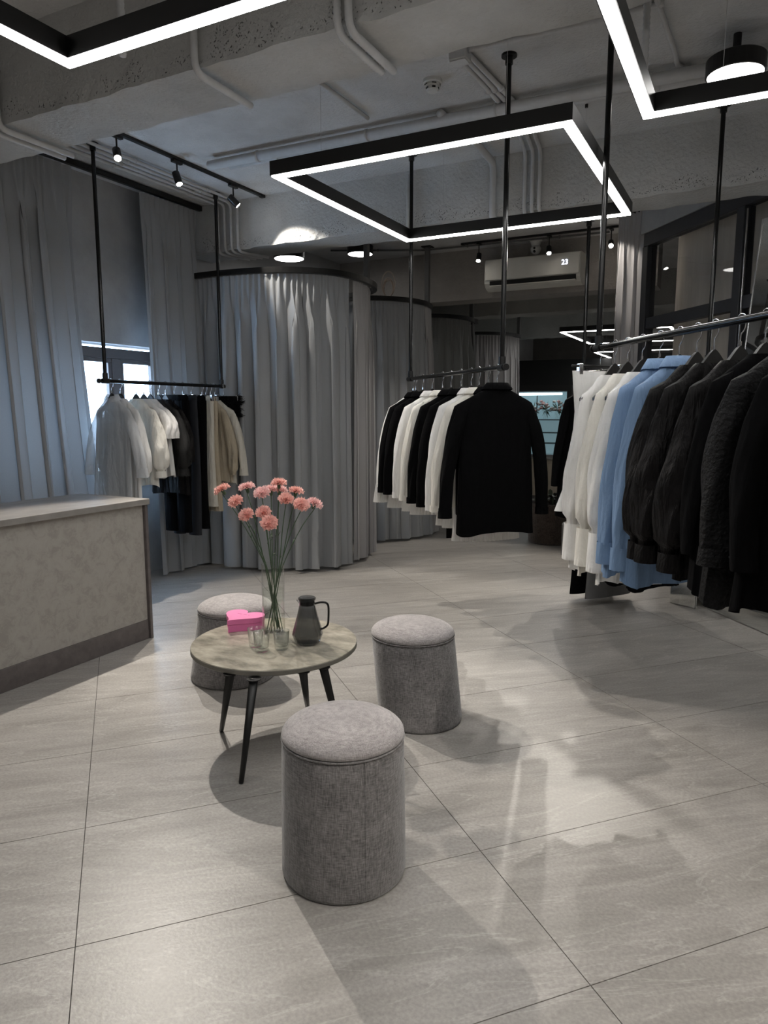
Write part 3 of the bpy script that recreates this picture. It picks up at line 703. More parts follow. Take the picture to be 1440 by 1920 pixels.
curved_rail('fitting_room_rail', r4, RZ, 'curved dark rail of the farthest fitting room', [(-3.62, 11.9)])
curtain('fitting_room_curtain', [(-4.5, 11.05), (-4.1, 11.1), (-3.72, 11.4), (-3.6, 11.85)], RZ-.01, .03, 'farthest pale fitting room curtain, half hidden by the centre rail', M_DRAPEL, fold=.15, amp=.045, seed=17, flare=.05)
# tall curtain by the partition
cA = PA+PD*(-1.28)-PN*.02; cB = PA+PD*(-.98)-PN*.12
cA = Vector((-1.31, 7.53, 0)); cB = Vector((-1.04, 7.36, 0))
curtain('corner_curtain', [(cA.x, cA.y), (-1.18, 7.44), (cB.x, cB.y)], 3.37, .02, 'tall pale grey curtain at the left end of the glass partition', M_DRAPEL, fold=.12, amp=.03, seed=21)
tc_ = thing('corner_curtain_track', (cA.x, cA.y, 3.38), 'short ceiling track above the tall curtain by the partition', 'curtain track'); 
MB().tube([(-.02, 0, 0), (cB.x-cA.x+.02, cB.y-cA.y, 0)], .015, 8).build('rail_band', M_BLACK, tc_)
# coil of cable
t = thing('cable_coil', (-3.74, 7.32, RZ+.05), 'loose coil of pale cable resting on the second fitting room rail', 'cable')
rnd = random.Random(4)
for k in range(9):
    a0 = rnd.uniform(-.5, .5); rr = rnd.uniform(.075, .10); b = rnd.uniform(.8, 1.25)
    pts = [(rr*.85*cos(a)*cos(a0), rr*cos(a)*sin(a0)*.5, .003+rr*b*1.25+rr*b*1.25*sin(a)) for a in [2*pi*i/24 for i in range(25)]]
    MB().tube(pts, .0045, 6, cap=False).build('loop', M_ROPE, t, smooth=True)

# ================================================================ counter
t = thing('reception_counter', (-3.77, 1.2, 0), 'long stucco-fronted reception counter with dark plinth at the left', 'counter')
MB().bbox(-.29, .28, -2.6, 2.13, .13, .895, .002).build('body', M_STUCCO, t)
MB().bbox(-.30, .285, -2.6, 2.13, 0, .13, .002).build('plinth', M_PLINTH, t)
MB().bbox(-.31, .30, 2.132, 2.155, 0, .895, .002).build('end_panel', M_PLINTH, t)
MB().bbox(-.33, .315, -2.6, 2.16, .898, .935, .002).build('countertop', M_CTOP, t)

# ================================================================ poufs
def pouf(p, r0, r1, h, shear, label, hd=.05):
    t = thing('pouf', p, label, 'pouf')
    prof = [(r0-.012, .0), (r0-.004, .004), (r0, .015)]+[(r0+(r1-r0)*k/8, .015+(h-.02-.015)*k/8) for k in range(1, 9)]+[(r1-.003, h-.008), (r1-.008, h)]
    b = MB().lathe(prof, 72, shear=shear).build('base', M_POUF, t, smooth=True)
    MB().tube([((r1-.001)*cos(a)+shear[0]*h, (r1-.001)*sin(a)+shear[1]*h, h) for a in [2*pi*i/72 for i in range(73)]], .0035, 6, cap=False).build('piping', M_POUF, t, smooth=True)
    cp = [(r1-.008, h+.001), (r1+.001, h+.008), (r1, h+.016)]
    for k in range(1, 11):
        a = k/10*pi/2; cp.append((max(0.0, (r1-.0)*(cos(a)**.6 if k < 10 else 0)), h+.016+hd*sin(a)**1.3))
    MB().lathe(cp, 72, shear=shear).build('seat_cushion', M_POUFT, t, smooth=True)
    # side seam
    a = radians(-40); MB().tube([(r0*1.0005*cos(a), r0*1.0005*sin(a), .02), (r1*cos(a)+shear[0]*h, r1*sin(a)+shear[1]*h, h)], .0018, 5).build('side_seam', M_POUF, t)
    return t
pouf((-1.120, 1.872, 0), .205, .198, .462, (0.0, 0.0), 'front grey fabric pouf nearest the camera')
pouf((-1.375, 3.045, 0), .205, .203, .415, (-.12, .03), 'grey fabric pouf right of the round table, leaning slightly')
pouf((-2.56, 3.06, 0), .235, .205, .40, (.10, -.03), 'grey fabric pouf behind the table next to the counter')

# ================================================================ table
TC = Vector((-1.895, 2.565, 0)); TR = .377; TZ = .45
t = thing('coffee_table', TC, 'round stone-look coffee table on four splayed black legs', 'table')
MB().lathe([(0, TZ-.024), (TR-.004, TZ-.024), (TR, TZ-.02), (TR, TZ-.004), (TR-.001, TZ-.003)], 96).build('edge_band', M_TEDGE, t)
MB().lathe([(TR-.001, TZ-.004), (TR-.002, TZ), (0, TZ)], 96).build('tabletop', M_TABLE, t)
feet = [atz(415, 1371, 0), atz(452, 1469, 0), atz(577, 1327, 0), atz(622, 1330, 0)]
feet = [f-TC for f in feet]; rf = .42
feet = [Vector((-.27, -.09, 0)), Vector((.125, -.44, 0)), Vector((-.02, .30, 0)), Vector((.33, .05, 0))]
feet = [atz(415, 1371, 0)-TC, atz(452, 1469, 0)-TC, atz(577, 1330, 0)-TC, atz(640, 1390, 0)-TC]
tops = [atz(432, 1262, TZ-.024)-TC, atz(476, 1272, TZ-.024)-TC, atz(568, 1258, TZ-.024)-TC, atz(606, 1250, TZ-.024)-TC]
for f, tp in zip(feet, tops):
    tp = Vector((tp.x, tp.y, TZ-.024))
    lg = MB().tube([f+Vector((0, 0, .0)), f+(tp-f)*.02, tp], [.009, .0105, .019], 14).build('leg', M_BLACK, t, smooth=True)
    MB().tube([tp+Vector((0, 0, -.004)), tp], .03, 14).build('mounting_plate', M_BLACK, t)

# ================================================================ things on the table
def at_table(x, y): return atz(x, y, TZ)
# vase
VP = at_table(514, 1186); VR, VH = .054, .335
t = thing('glass_vase', VP, 'tall clear glass cylinder vase with water on the table', 'vase')
MB().lathe([(0, .0005), (VR, .0005), (VR, VH), (VR-.003, VH), (VR-.003, .012), (0, .012)], 48).build('glass_body', M_GLASS, t, smooth=False)
MB().lathe([(0, .0125), (VR-.0035, .0125), (VR-.0035, .215), (0, .215)], 40).build('water', M_WATER, t)
# carnations
BL = [(417, 919, .06, 0), (442, 941, -.03, 0), (463, 915, .08, 1), (491, 925, .0, 1), (508, 920, .10, 1), (523, 907, .05, 0), (524, 921, .12, 1), (536, 936, -.03, 0),
      (555, 922, .04, 0), (565, 947, -.06, 0), (590, 945, .0, 1), (462, 966, -.08, 0), (494, 961, -.05, 0), (505, 981, -.12, 0)]
WH = ['leftmost', 'second from the left, lower', 'pale upper left', 'large pale pink upper middle', 'half hidden behind the top pair', 'topmost', 'just below the topmost bloom',
      'full central right', 'upper right', 'right, below the upper right one', 'rightmost', 'lower left', 'lower middle', 'lowest front']
D0 = hypot(VP.x*sin(YAW), 0)
DV = -sin(YAW)*VP.x+cos(YAW)*VP.y
for i, (x, y, dd, pale) in enumerate(BL):
    rnd = random.Random(100+i)
    B = atD(x, y, DV+dd)
    side = (B-VP); side.z = 0; sl = max(.02, side.length)
    foot = VP+Vector((-side.x/sl*.030+rnd.uniform(-.015, .015), -side.y/sl*.030+rnd.uniform(-.015, .015), .016))
    neck = VP+Vector((side.x/sl*min(.045, sl*.3)+rnd.uniform(-.01, .01), side.y/sl*min(.045, sl*.3)+rnd.uniform(-.01, .01), VH*.97))
    t = thing('carnation', foot, 'pink carnation, %s bloom of the bouquet in the vase' % WH[i], 'flower', 'pink carnations in the glass vase')
    pts = arc([foot, foot.lerp(neck, .55)+Vector((rnd.uniform(-.004, .004), rnd.uniform(-.004, .004), 0)), neck, neck.lerp(B, .55)+Vector((0, 0, .012)), B-Vector((0, 0, .02))], 5)
    MB().tube([p-foot for p in pts], .0021, 6).build('stem', M_STEM, t, smooth=True)
    ax = (pts[-1]-pts[-3]).normalized(); ax = (ax+Vector((0, 0, .25))-fw*(.75 if i in (3, 7, 9, 11, 12, 13, 1) else .15)).normalized(); Q = ax.to_track_quat('Z', 'Y').to_matrix().to_4x4()
    c = B-foot
    cal = MB().lathe([(.0025, -.03), (.0075, -.024), (.0085, -.010), (.010, .0), (0, .002)], 10).build('calyx', M_STEM, t, smooth=True)
    cal.matrix_local = Matrix.Translation(c) @ Q @ Matrix.Translation((0, 0, .004))
    bm_ = MB(); R = .038*rnd.uniform(.94, 1.1)
    for k, (rr, cup, z0) in enumerate(((1, .10, 0), (.93, .45, .003), (.78, .8, .006), (.6, 1.2, .008), (.42, 1.9, .009), (.24, 2.6, .010))):
        na, nr = 60, 4; ph = rnd.uniform(0, 6); ph2 = rnd.uniform(0, 6); base = len(bm_.v)
        for a_ in range(na):
            th = 2*pi*a_/na
            for r_ in range(nr+1):
                u = r_/nr; rad = R*rr*u*(1+.05*sin(5*th+ph)+(.07 if u == 1 else 0)*sin(23*th+ph))
                z = z0+R*cup*.42*u*u*rr+u*u*R*(.10*sin(9*th+ph)+.13*sin(14*th+ph2))+(.0022*((a_ % 2)*2-1) if u == 1 else 0)
                bm_.v.append((rad*cos(th), rad*sin(th), z))
        for a_ in range(na):
            for r_ in range(nr):
                p0 = base+a_*(nr+1)+r_; p1 = base+((a_+1) % na)*(nr+1)+r_; bm_.f.append((p0, p0+1, p1+1, p1))
    b = bm_.build('bloom', M_PETALL if pale else M_PETAL, t, smooth=True); b.matrix_local = Matrix.Translation(c) @ Q
    for k in range(2):
        j = rnd.choice((9, 11, 13, 15)); a_ = rnd.uniform(0, 6.28); p = pts[j]-foot; d = Vector((cos(a_)*.6, sin(a_)*.6, .8)).normalized(); Lf = rnd.uniform(.03, .055); s = d.cross(Vector((0, 0, 1))).normalized()*.002
        link_mesh('leaf', [p-s, p+s, p+d*Lf*.5+s*1.2, p+d*Lf*.5-s*1.2, p+d*Lf+Vector((s.x*4, s.y*4, -.01))], [(0, 1, 2, 3), (3, 2, 4)], M_STEM, t)
# jug
JP = at_table(577, 1206)
t = thing('glass_jug', JP, 'smoked grey ribbed glass jug with black handle on the table', 'jug')
rib = lambda a, z: 1+(.05*abs(sin(6*a+z*9))*(1-z/.165) if z < .165 else 0)
pr_ = [(0, .001), (.045, .001), (.056, .012), (.068, .045), (.064, .065), (.048, .125), (.039, .165), (.036, .18), (.036, .205)]
MB().lathe(pr_+[(.033, .205), (.033, .18), (.036, .165), (.045, .125), (.061, .065), (.065, .045), (.052, .014), (0, .006)], 72, rfun=rib).build('glass_body', M_SMOKE, t, smooth=False)
MB().lathe([(0, .181), (.0325, .181), (.0325, .203), (.040, .206), (.041, .212), (.036, .216), (0, .214)], 40).build('lid', M_SMOKE, t, smooth=False)
MB().lathe([(.0335, .182), (.0335, .198)], 32).build('lid_ring', M_STEEL, t)
hd = rt.copy(); hd.z = 0
def hp(u, z): return hd*u+Vector((0, 0, z))
MB().tube(arc([hp(.036, .186), hp(.062, .192), hp(.086, .189), hp(.096, .172), hp(.096, .12), hp(.092, .088), hp(.078, .074), hp(.063, .068)], 5), .0048, 10).build('handle', M_STEEL, t, smooth=True)
sp = -hd; MB().add([sp*.036+Vector((0, 0, .185)), sp*.036+Vector((0, .012, .204)), sp*.036+Vector((0, -.012, .204)), sp*.05+Vector((0, 0, .204))], [(0, 1, 3), (0, 3, 2)]).build('spout', M_SMOKE, t)
# drinking glasses
M_TUMB = thin_glass('tumbler_glass', (0.965, 0.98, 0.975), 1.25)
for (x, y, lab) in ((480, 1212, 'clear drinking glass at the left, partly behind the front one'), (491, 1221, 'clear drinking glass in front, nearest the table edge'), (528, 1217, 'clear drinking glass right of the others, beside the jug')):
    p = at_table(x, y); t = thing('drinking_glass', p, lab, 'glass', 'drinking glasses on the table')
    oc = lambda a, z: 1+(.02*cos(8*a) if z < .05 else 0)
    MB().lathe([(0, .0005), (.026, .0005), (.030, .005), (.036, .086), (.0345, .086), (.029, .020), (.02, .014), (0, .013)], 48, rfun=oc).build('glass_wall', M_TUMB, t, smooth=True)
# heart box
HB = at_table(455, 1176)
t = thing('heart_box', HB, 'pink heart-shaped gift box with a lid on the coffee table', 'box')
def heart(s, n=64):
    out = []
    for i in range(n):
        a = 2*pi*i/n; out.append((16*sin(a)**3*s, (13*cos(a)-5*cos(2*a)-2*cos(3*a)-cos(4*a))*s))
    return out
hr = math.atan2(-0.55, -.84)  # tip direction
for nm, s, z0, z1 in (('box_base', .0063, .001, .036), ('lid', .0065, .0375, .062)):
    H_ = heart(s); n = len(H_); ang = -YAW*-1 - radians(28)
    R_ = Matrix.Rotation(ang, 3, 'Z')
    vs = [R_ @ Vector((x, y, z)) for z in (z0, z1) for x, y in H_]
    link_mesh(nm, vs, [tuple(range(n))[::-1], tuple(range(n, 2*n))]+[(i, (i+1) % n, n+(i+1) % n, n+i) for i in range(n)], M_PINK, t)
prn = MB(); rr_ = Matrix.Rotation(ang, 4, 'Z')
for k, wd in enumerate((.004, .003, .005, .003, 0, .004, .005, .004, 0, .005)):
    if wd: prn.box(-.036+k*.0072, -.036+k*.0072+wd, .008, .014, .0621, .0624, rr_)
prn.build('faded_print', M_PINKD, t)

# ================================================================ hanging rails
def rack(A, B, z, ends, label, over=(.04, .04), zc=(ZC, ZC)):
    A, B = Vector((A[0], A[1], z)), Vector((B[0], B[1], z)); d = (B-A).normalized()
    t = thing('hanging_rail', A, label, 'clothes rail')
    autosmooth(MB().tube([-d*over[0], (B-A)+d*over[1]], .0145, 14).build('crossbar', M_STEEL, t))
    for k, s in enumerate(ends):
        p = d*s; zt = zc[k]-z
        o = MB().tube([p+Vector((0, 0, .0)), p+Vector((0, 0, zt))], .0145, 14).build('drop_pole', M_STEEL, t); autosmooth(o)
        MB().tube([p+Vector((0, 0, .015)), p+Vector((0, 0, .06))], .020, 14).build('tee_fitting', M_BLACK, t)
        MB().tube([p-d*.03, p+d*.03], .020, 14).build('tee_fitting', M_BLACK, t)
        MB().tube([p+Vector((0, 0, zt-.012)), p+Vector((0, 0, zt))], .042, 20).build('ceiling_flange', M_BLACK, t)
        MB().tube([p+Vector((0, 0, zt-.05)), p+Vector((0, 0, zt-.012))], .021, 14).build('flange_socket', M_BLACK, t)
    for e in (-d*over[0], (B-A)+d*over[1]): MB().tube([e-d*.006, e+d*.006], .019, 14).build('end_cap', M_BLACK, t)
    return A, d
# ---------------- garments
def hanger(P, yaw, label, kind='wood', w_=.172, drop=.088):
    """P = point on the rail; local x across the rail"""
    t = thing('clothes_hanger', P, label, 'hanger', rz=yaw)
    m = M_CHROME
    pts = [(0, -.019, -.012), (0, -.0205, .006), (0, -.012, .019), (0, .003, .0205), (0, .017, .012), (0, .0205, -.008), (0, .016, -.035), (0, .0, -.052), (0, 0, -drop)]
    MB().tube(arc(pts, 3), .0022, 6).build('hook', m, t, smooth=True)
    if kind == 'wood':
        b = MB(); N_ = 18; vs = []
        for i in range(-N_, N_+1):
            u = i/N_; x = w_*u; zt = -drop-.075*abs(u)**1.15+.0; th = .040*(1-abs(u))**1.3+.014; hh = .0065+.006*abs(u)
            zt = -drop - .032*(1-math.exp(-(x/.045)**2)) - .135*abs(u)**1.15
            for dy, dz in ((-hh, 0), (hh, 0), (hh, -th), (-hh, -th)): vs.append((x, dy, zt+dz))
        fs = [(i*4+k, i*4+(k+1) % 4, i*4+4+(k+1) % 4, i*4+4+k) for i in range(2*N_) for k in range(4)]+[(0, 1, 2, 3), tuple(2*N_*4+k for k in (3, 2, 1, 0))]
        link_mesh('shoulder_piece', vs, fs, M_WOODH, t, smooth=False)
        MB().tube([(0, 0, -drop-.002), (0, 0, -drop+.014)], .005, 8).build('ferrule', M_CHROME, t)
    else:
        MB().bbox(-.17, .17, -.006, .006, -drop-.012, -drop, .003).build('bar', M_WOODH, t)
        for sx in (-.12, .12):
            MB().bbox(sx-.012, sx+.012, -.014, .014, -drop-.05, -drop+.006, .003).build('clip', M_CHROME, t)
    return t
def folded(r, ang, k, ph, amt, v): return r*(1+amt*v*(sin(k*ang+ph)+.5*sin((k*2+1)*ang+ph*2)))
def body_mesh(L, sh=.20, hem=.235, t0=.035, t1=.055, z0=-.10, seed=0, fold=.07, kf=5, waist=0, neck=.055, A=44, rows=22, wave=.0, sleeveless=False):
    rnd = random.Random(seed); ph = rnd.uniform(0, 6); ph2 = rnd.uniform(0, 6)
    rr = [(0, neck, .028), (-.016, neck+.018, .031), (-.050, sh*.66, .034), (-.080, sh*.87, .037), (-.100, sh*.98, .036), (-.125, sh*1.03, t0+.006)]
    for k in range(1, rows-5):
        v = k/(rows-6); w_ = sh*1.0+(hem-sh)*v-waist*sin(pi*min(1, v*1.15))*.04; rr.append((-.125-(L-.125)*v, w_, t0+(t1-t0)*v))
    vs = []; sway = rnd.uniform(-.012, .012)
    for i, (z, w_, t_) in enumerate(rr):
        v = max(0, (-z-.08)/L)
        for a in range(A):
            th = 2*pi*a/A; c, s = cos(th), sin(th)
            x = w_*math.copysign(abs(c)**.75, c); y = t_*math.copysign(abs(s)**.9, s)
            f = fold*(sin(kf*th+ph+v*1.5)+.6*sin((kf*2+3)*th+ph2-v*2))*min(1, v*1.6)
            y += math.copysign(1, s)*abs(s)**.5*f*.35*.5 if abs(s) > 1e-6 else 0
            x *= 1+f*.12
            if i < 5: zz = z-.0
            else: zz = z+.012*sin(3*th+ph)*v
            vs.append((x, y+sway*v*3, z0+zz))
    fs = [(i*A+a, i*A+(a+1) % A, (i+1)*A+(a+1) % A, (i+1)*A+a) for i in range(len(rr)-1) for a in range(A)]
    return vs, fs
def sleeve_mesh(sx, sh, L, r0=.065, r1=.05, z0=-.10, out=.09, seed=0, puff=0, cuff=.0, A=26, rows=22, fwd=0.0, curl=0):
    rnd = random.Random(seed); ph = rnd.uniform(0, 6); vs = []; P = []
    p0 = Vector((sx*(sh-.028), 0, z0-.110)); 
    for i in range(rows+1):
        v = i/rows
        c = p0+Vector((sx*(out*v**.75+.02*sin(pi*v)), fwd*v*v+.012*sin(ph+4*v), -L*v))
        if curl and v > .75: c += Vector((0, 0, 0))
        r = (r0+(r1-r0)*v)*(1+puff*sin(pi*v**1.6)); 
        if puff and v > .93: r *= .62
        k = min(1, v*5); P.append(c)
        for a in range(A):
            th = 2*pi*a/A; f = 1+.12*sin(3*th+ph+5*v)*(.3+v)+.07*sin(7*th-ph+9*v)*v+.05*sin(2*th+14*v+ph)*sin(pi*v)
            fx, fy = r*.62*f*(.9+.1*k), r*1.0*f*(.35+.65*k if i else .35)
            vs.append((c.x+fx*cos(th), c.y+fy*.62*sin(th), c.z+.02*(1-k)*cos(th)*-sx+ (.035*(1-v)**8)))
    fs = [(i*A+a, i*A+(a+1) % A, (i+1)*A+(a+1) % A, (i+1)*A+a) for i in range(rows) for a in range(A)]
    fs.append(tuple(range(A))[::-1])
    return vs, fs, P[-1], r1
def ring(c, rx, ry, z0, z1, flare=1.0, n=24, pleat=0, th0=0):
    vs = []; 
    for j in range(4):
        v = j/3
        for a in range(n):
            th = 2*pi*a/n; k = (1+(flare-1)*v); pa = (pleat*.13*(1 if a % 2 else -1)*(.3+.7*v) if pleat else 0)
            vs.append((c[0]+(rx*k+pa)*cos(th), c[1]+(ry*k+pa)*sin(th), z0+(z1-z0)*v))
    return vs, [(j*n+a, j*n+(a+1) % n, (j+1)*n+(a+1) % n, (j+1)*n+a) for j in range(3) for a in range(n)]
def collar_mesh(neck, z0, h=.035, spread=.045):
    vs = []; n = 28
    for j, (k, z, dy) in enumerate(((.80, .002, 0), (.86, h, 0), (.98, h+.004, 0), (1.32, .0, 0), (1.42, -.012, 0))):
        for a in range(n):
            th = -pi*.5+2*pi*(a+.5)/n*.94+.19
            front = max(0, -sin(th))
            vs.append((neck*k*cos(th), .036*k*sin(th), z0+z-front*.02))
    fs = [(j*n+a, j*n+a+1, (j+1)*n+a+1, (j+1)*n+a) for j in range(4) for a in range(n-1)]
    return vs, fs
def garment(name, P, yaw, label, m, cat, L=.8, sl=.6, sh=.2, hem=.235, collar=False, cuff=None, pleat=None, buttons=None, group=None, seed=0, sheerr=None,
            puff=0, thick=1.0, fold=.07, r0=.065, r1=.05, out=.09, mcuff=None, neck=.055, z0=-.128, kf=5, lapel=False, dangling=0):
    t = thing(name, P, label, cat, group, rz=yaw)
    v, f = body_mesh(L, sh, hem, .032*thick, .05*thick, z0, seed, fold, kf, neck=neck); link_mesh('body', v, f, m, t, smooth=True)
    if sl:
        for sx in (-1, 1):
            v, f, e, rr = sleeve_mesh(sx, sh, sl, r0, r1, z0, out, seed*2+sx, puff); so = link_mesh('sleeve', v, f, m, t, smooth=True)
            if cuff:
                hgt, fl_, pl = cuff; v, f = ring(e, rr*(.72 if not puff else .55), rr*.62, e.z+.01, e.z-hgt, fl_, 40 if pl else 24, pl)
                co = link_mesh('cuff', v, f, mcuff or m, so, smooth=not pl)
                if buttons:
                    b = MB().tube([(0, 0, 0), (0, -.006, 0)], .011, 14).build('button', buttons, t)
                    ang = -1 if sx < 0 else 1
                    hx = rr*(.72 if not puff else .55)*(1+(fl_-1)*.4); hy = rr*.62*(1+(fl_-1)*.4)
                    b.location = (e.x-hx*.55, e.y+hy*.84+.002, e.z-hgt*.30); b.rotation_euler = (0, 0, pi+.42)
    if collar: v, f = collar_mesh(neck+.005, z0, .028); link_mesh('collar', v, f, m, t, smooth=True)
    if lapel:
        v, f = collar_mesh(neck+.014, z0-.004, .022); link_mesh('collar', v, f, m, t, smooth=True)
    if pleat:
        hgt, extra, pm = pleat; z = z0-L+.10
        v, f = ring((0, 0, 0), hem*extra, .05*thick, z, z-hgt-.10, 1.12, 100, .045); link_mesh('pleated_hem', v, f, pm, t, smooth=False)
    return t
def trousers(P, yaw, label, m, L=1.08, w_=.15, wl=.085, group=None, seed=0, z0=-.088, flare=1.0, name='trousers', thick=.028):
    t = thing(name, P, label, 'trousers', group, rz=yaw); rnd = random.Random(seed)
    v, f = ring((0, 0, 0), w_, thick, z0, z0-.05, 1.0, 28); link_mesh('waistband', v, f, m, t, smooth=True)
    for sx in (-1, 1):
        vs = []; A = 20; R = 18; ph = rnd.uniform(0, 6)
        for i in range(R+1):
            u = i/R; c = sx*(w_*.5-.004+.012*u); rx = (w_*.52)*(1-u)+wl*.8*u*flare; ry = thick*(.98+.3*u)
            for a in range(A):
                th = 2*pi*a/A; k = 1+.06*sin(2*th+ph+u*3)*u
                vs.append((c+rx*k*cos(th), ry*k*sin(th)+.01*sin(ph+u*4), z0-.045-(L-.045)*u))
        link_mesh('trouser_leg', vs, [(i*A+a, i*A+(a+1) % A, (i+1)*A+(a+1) % A, (i+1)*A+a) for i in range(R) for a in range(A)], m, t, smooth=True)
    return t

# ---- centre rail
RA, RD = rack((-2.421, 5.106), (-1.292, 3.97), 1.745, (0.02, 1.585), 'short black suspended clothes rail in the middle holding blazers', over=(.02, .03))
yawC = atan2(RD.y, RD.x)-pi/2      # local y along rail, local x across it
LC = 1.6016
CG = [(.092, 'B', 'farthest black blazer on the centre rail', 1), (.186, 'B', 'second farthest black blazer on the centre rail', 0),
      (.308, 'W', "white blazer in the centre rail's farthest white pair, farther one", 1), (.428, 'W', "white blazer in the centre rail's farthest white pair, nearer one", 1),
      (.523, 'B', 'black blazer between white ones on the centre rail, farther one', 0), (.628, 'B', 'black blazer between white ones on the centre rail, nearer one', 0),
      (.727, 'W', "white blazer just behind the nearest white one, centre rail", 1), (.80, 'W', 'white blazer with collar just behind the front black pair', 1),
      (.885, 'B', 'black blazer right behind the front one, white pleats below', 2), (.955, 'B', 'front black blazer on the centre rail seen from its back', 0)]
for i, (tt, c, lab, pl) in enumerate(CG):
    P = RA+RD*(LC*tt); yj = yawC+random.Random(i).uniform(-.05, .05)
    front = i == 9
    hanger(P, yj, 'black hanger holding the '+lab)
    m = M_BLACKF if c == 'B' else (M_IVORY if i % 2 else M_WHITEF)
    L = {True: .86}.get(front, .70 if c == 'W' else .72)
    if i == 8: L = .74
    g_ = garment('blazer', P, yj, lab, m, 'blazer', L=L, sl=.62 if front else .60, sh=.22 if front else .205, hem=.25 if front else .21, seed=i+3, thick=1.15, out=.125 if front else .09, r0=.07, r1=.058,
            lapel=True, cuff=(.03, 1.02, 0), z0=-.106 if front else -.126,
            pleat=((.14 if pl == 1 else .16), .97 if pl == 1 else .93, M_WHITEF) if pl else None, fold=.05)
    if i == 4: MB().box(-.02, .02, -.003, .003, -1.12, -.70).build('sash_end', M_BLACKF, g_)
# pleated blouse cuffs belong to a separate white blouse under the farthest blazer
P = RA+RD*(LC*.055)
hanger(P, yawC, 'hanger at the very far end of the centre rail holding the pleated blouse')
garment('pleated_blouse', P, yawC, 'white pleated blouse at the far end of the centre rail with flared cuffs', M_WHITEF, 'blouse', L=.78, sl=.58, sh=.185, hem=.22, seed=77, cuff=(.13, 1.5, .07), out=.11, z0=-.126, thick=.6)

# ---- right rail
A2 = Vector((-.74, 3.786, 1.815)); B2 = Vector((.016, 2.736, 1.815)); LR = (B2-A2).length; dR = (B2-A2).normalized()
A2, dR = rack((A2.x, A2.y), (B2.x+dR.x*.75, B2.y+dR.y*.75), 1.815, (0.02, 2.0), 'long black suspended clothes rail at the right holding shirts and black tops')
yawR = atan2(dR.y, dR.x)-pi/2
RG = [
 (.038, 'clip', "white strapless top clipped at the right rail's far end"),
 (.158, 'W', "wide-cuffed white shirt, farthest of three on the right rail"),
 (.257, 'W', "wide-cuffed white shirt, middle of three on the right rail"),
 (.363, 'W', "white shirt with dark jewel cuff button beside the blue shirts"),
 (.478, 'U', 'light blue collared shirt next to the white shirts'),
 (.595, 'U', 'light blue collared shirt beside the black blouses'),
 (.690, 'S', 'black sheer blouse with puffed sleeves beside the blue shirts'),
 (.777, 'S', 'second black sheer blouse with puffed sleeves from the blue shirts'),
 (.895, 'S', 'third black sheer blouse with puffed sleeves from the blue shirts'),
 (.996, 'B', 'long black dress behind the knitted one at the right edge'),
 (1.09, 'K', "long black textured knit dress near the photo's right edge"),
 (1.19, 'B2', 'black jacket beside the textured dress at the right frame edge'),
 (1.355, 'E', "beige coat cut off by the photo's right edge")]
M_KNIT = mat('black_textured_knit', (0.0035, 0.0035, 0.004), 0.7, nscale=70, namt=0.8, bump=1.0, bscale=70, spec=0.18)
for i, (tt, c, lab) in enumerate(RG):
    P = A2+dR*(LR*tt); yj = yawR+random.Random(i+50).uniform(-.06, .06)+.10
    hl = 'hanger holding the '+lab
    if c == 'clip':
        hanger(P, yj+.1, 'clip hanger holding the '+lab, 'clip')
        t = thing('strapless_top', P, lab, 'top', rz=yj+.1)
        vs = []; A_ = 36
        prof_ = [(-.118, .165, .02), (-.20, .155, .035), (-.32, .14, .045), (-.5, .15, .05), (-.7, .19, .055), (-.82, .24, .06)]
        for z, w_, th_ in prof_:
            for a in range(A_):
                th = 2*pi*a/A_; vs.append((w_*cos(th), (th_+.006*sin(5*th))*sin(th), z-.05*(cos(th) > .3)*(z < -.15)*0))
        link_mesh('body', vs, [(r*A_+a, r*A_+(a+1) % A_, (r+1)*A_+(a+1) % A_, (r+1)*A_+a) for r in range(len(prof_)-1) for a in range(A_)], M_WHITEF, t, smooth=True)
        link_mesh('draped_flap', [(-.165, -.02, -.115), (-.02, -.03, -.118), (-.06, -.045, -.20), (-.10, -.05, -.27)], [(0, 1, 2, 3)], M_WHITEF, t)
        continue
    hanger(P, yj, 'black '+hl)
    if c == 'W': garment('shirt', P, yj, lab, M_WHITEF if i != 2 else M_IVORY, 'shirt', L=.95, sl=.62, sh=.165, hem=.20, seed=i+20, cuff=(.17, 1.15, 0), puff=.15, out=.045, r0=.055, r1=.075, thick=.8, z0=-.145, neck=.07,
                         buttons=(M_BUTTON if i == 3 else M_BUTTONG), fold=.12, kf=7)
    elif c == 'U': garment('shirt', P, yj, lab, M_BLUE, 'shirt', L=.90, sl=.65, sh=.185, hem=.22, seed=i+20, cuff=(.085, 1.06, 0), out=.055, r0=.065, r1=.06, collar=True, thick=.9, buttons=M_BUTTONW, fold=.12, kf=6)
    elif c == 'S': garment('blouse', P, yj, lab, M_BLACKS, 'blouse', L=.74+.02*(i-6), sl=.58, sh=.185, hem=.21, seed=i+20, cuff=(.06, 1.05, 0), out=.07, r0=.075, r1=.075, puff=.4, thick=1.0, fold=.12, neck=.07, z0=-.14)
    elif c in ('B', 'B2'): garment('dress' if c == 'B' else 'jacket', P, yj, lab, M_BLACKF, 'dress' if c == 'B' else 'jacket', L=.80, sl=.56, sh=.19, hem=.24, seed=i+20, out=.06, r0=.07, r1=.06, thick=1.0, fold=.12)
    elif c == 'K': garment('dress', P, yj, lab, M_KNIT, 'dress', L=.82, sl=.52, sh=.19, hem=.24, seed=i+20, out=.07, r0=.08, r1=.07, thick=1.0, fold=.1, buttons=M_BUTTONW, cuff=(.05, 1.1, 0))
    else: garment('coat', P, yj, lab, M_BEIGE, 'coat', L=.7, sl=.45, sh=.18, hem=.21, seed=i+20, out=.07, r0=.08, r1=.08, thick=1.0, puff=.3)

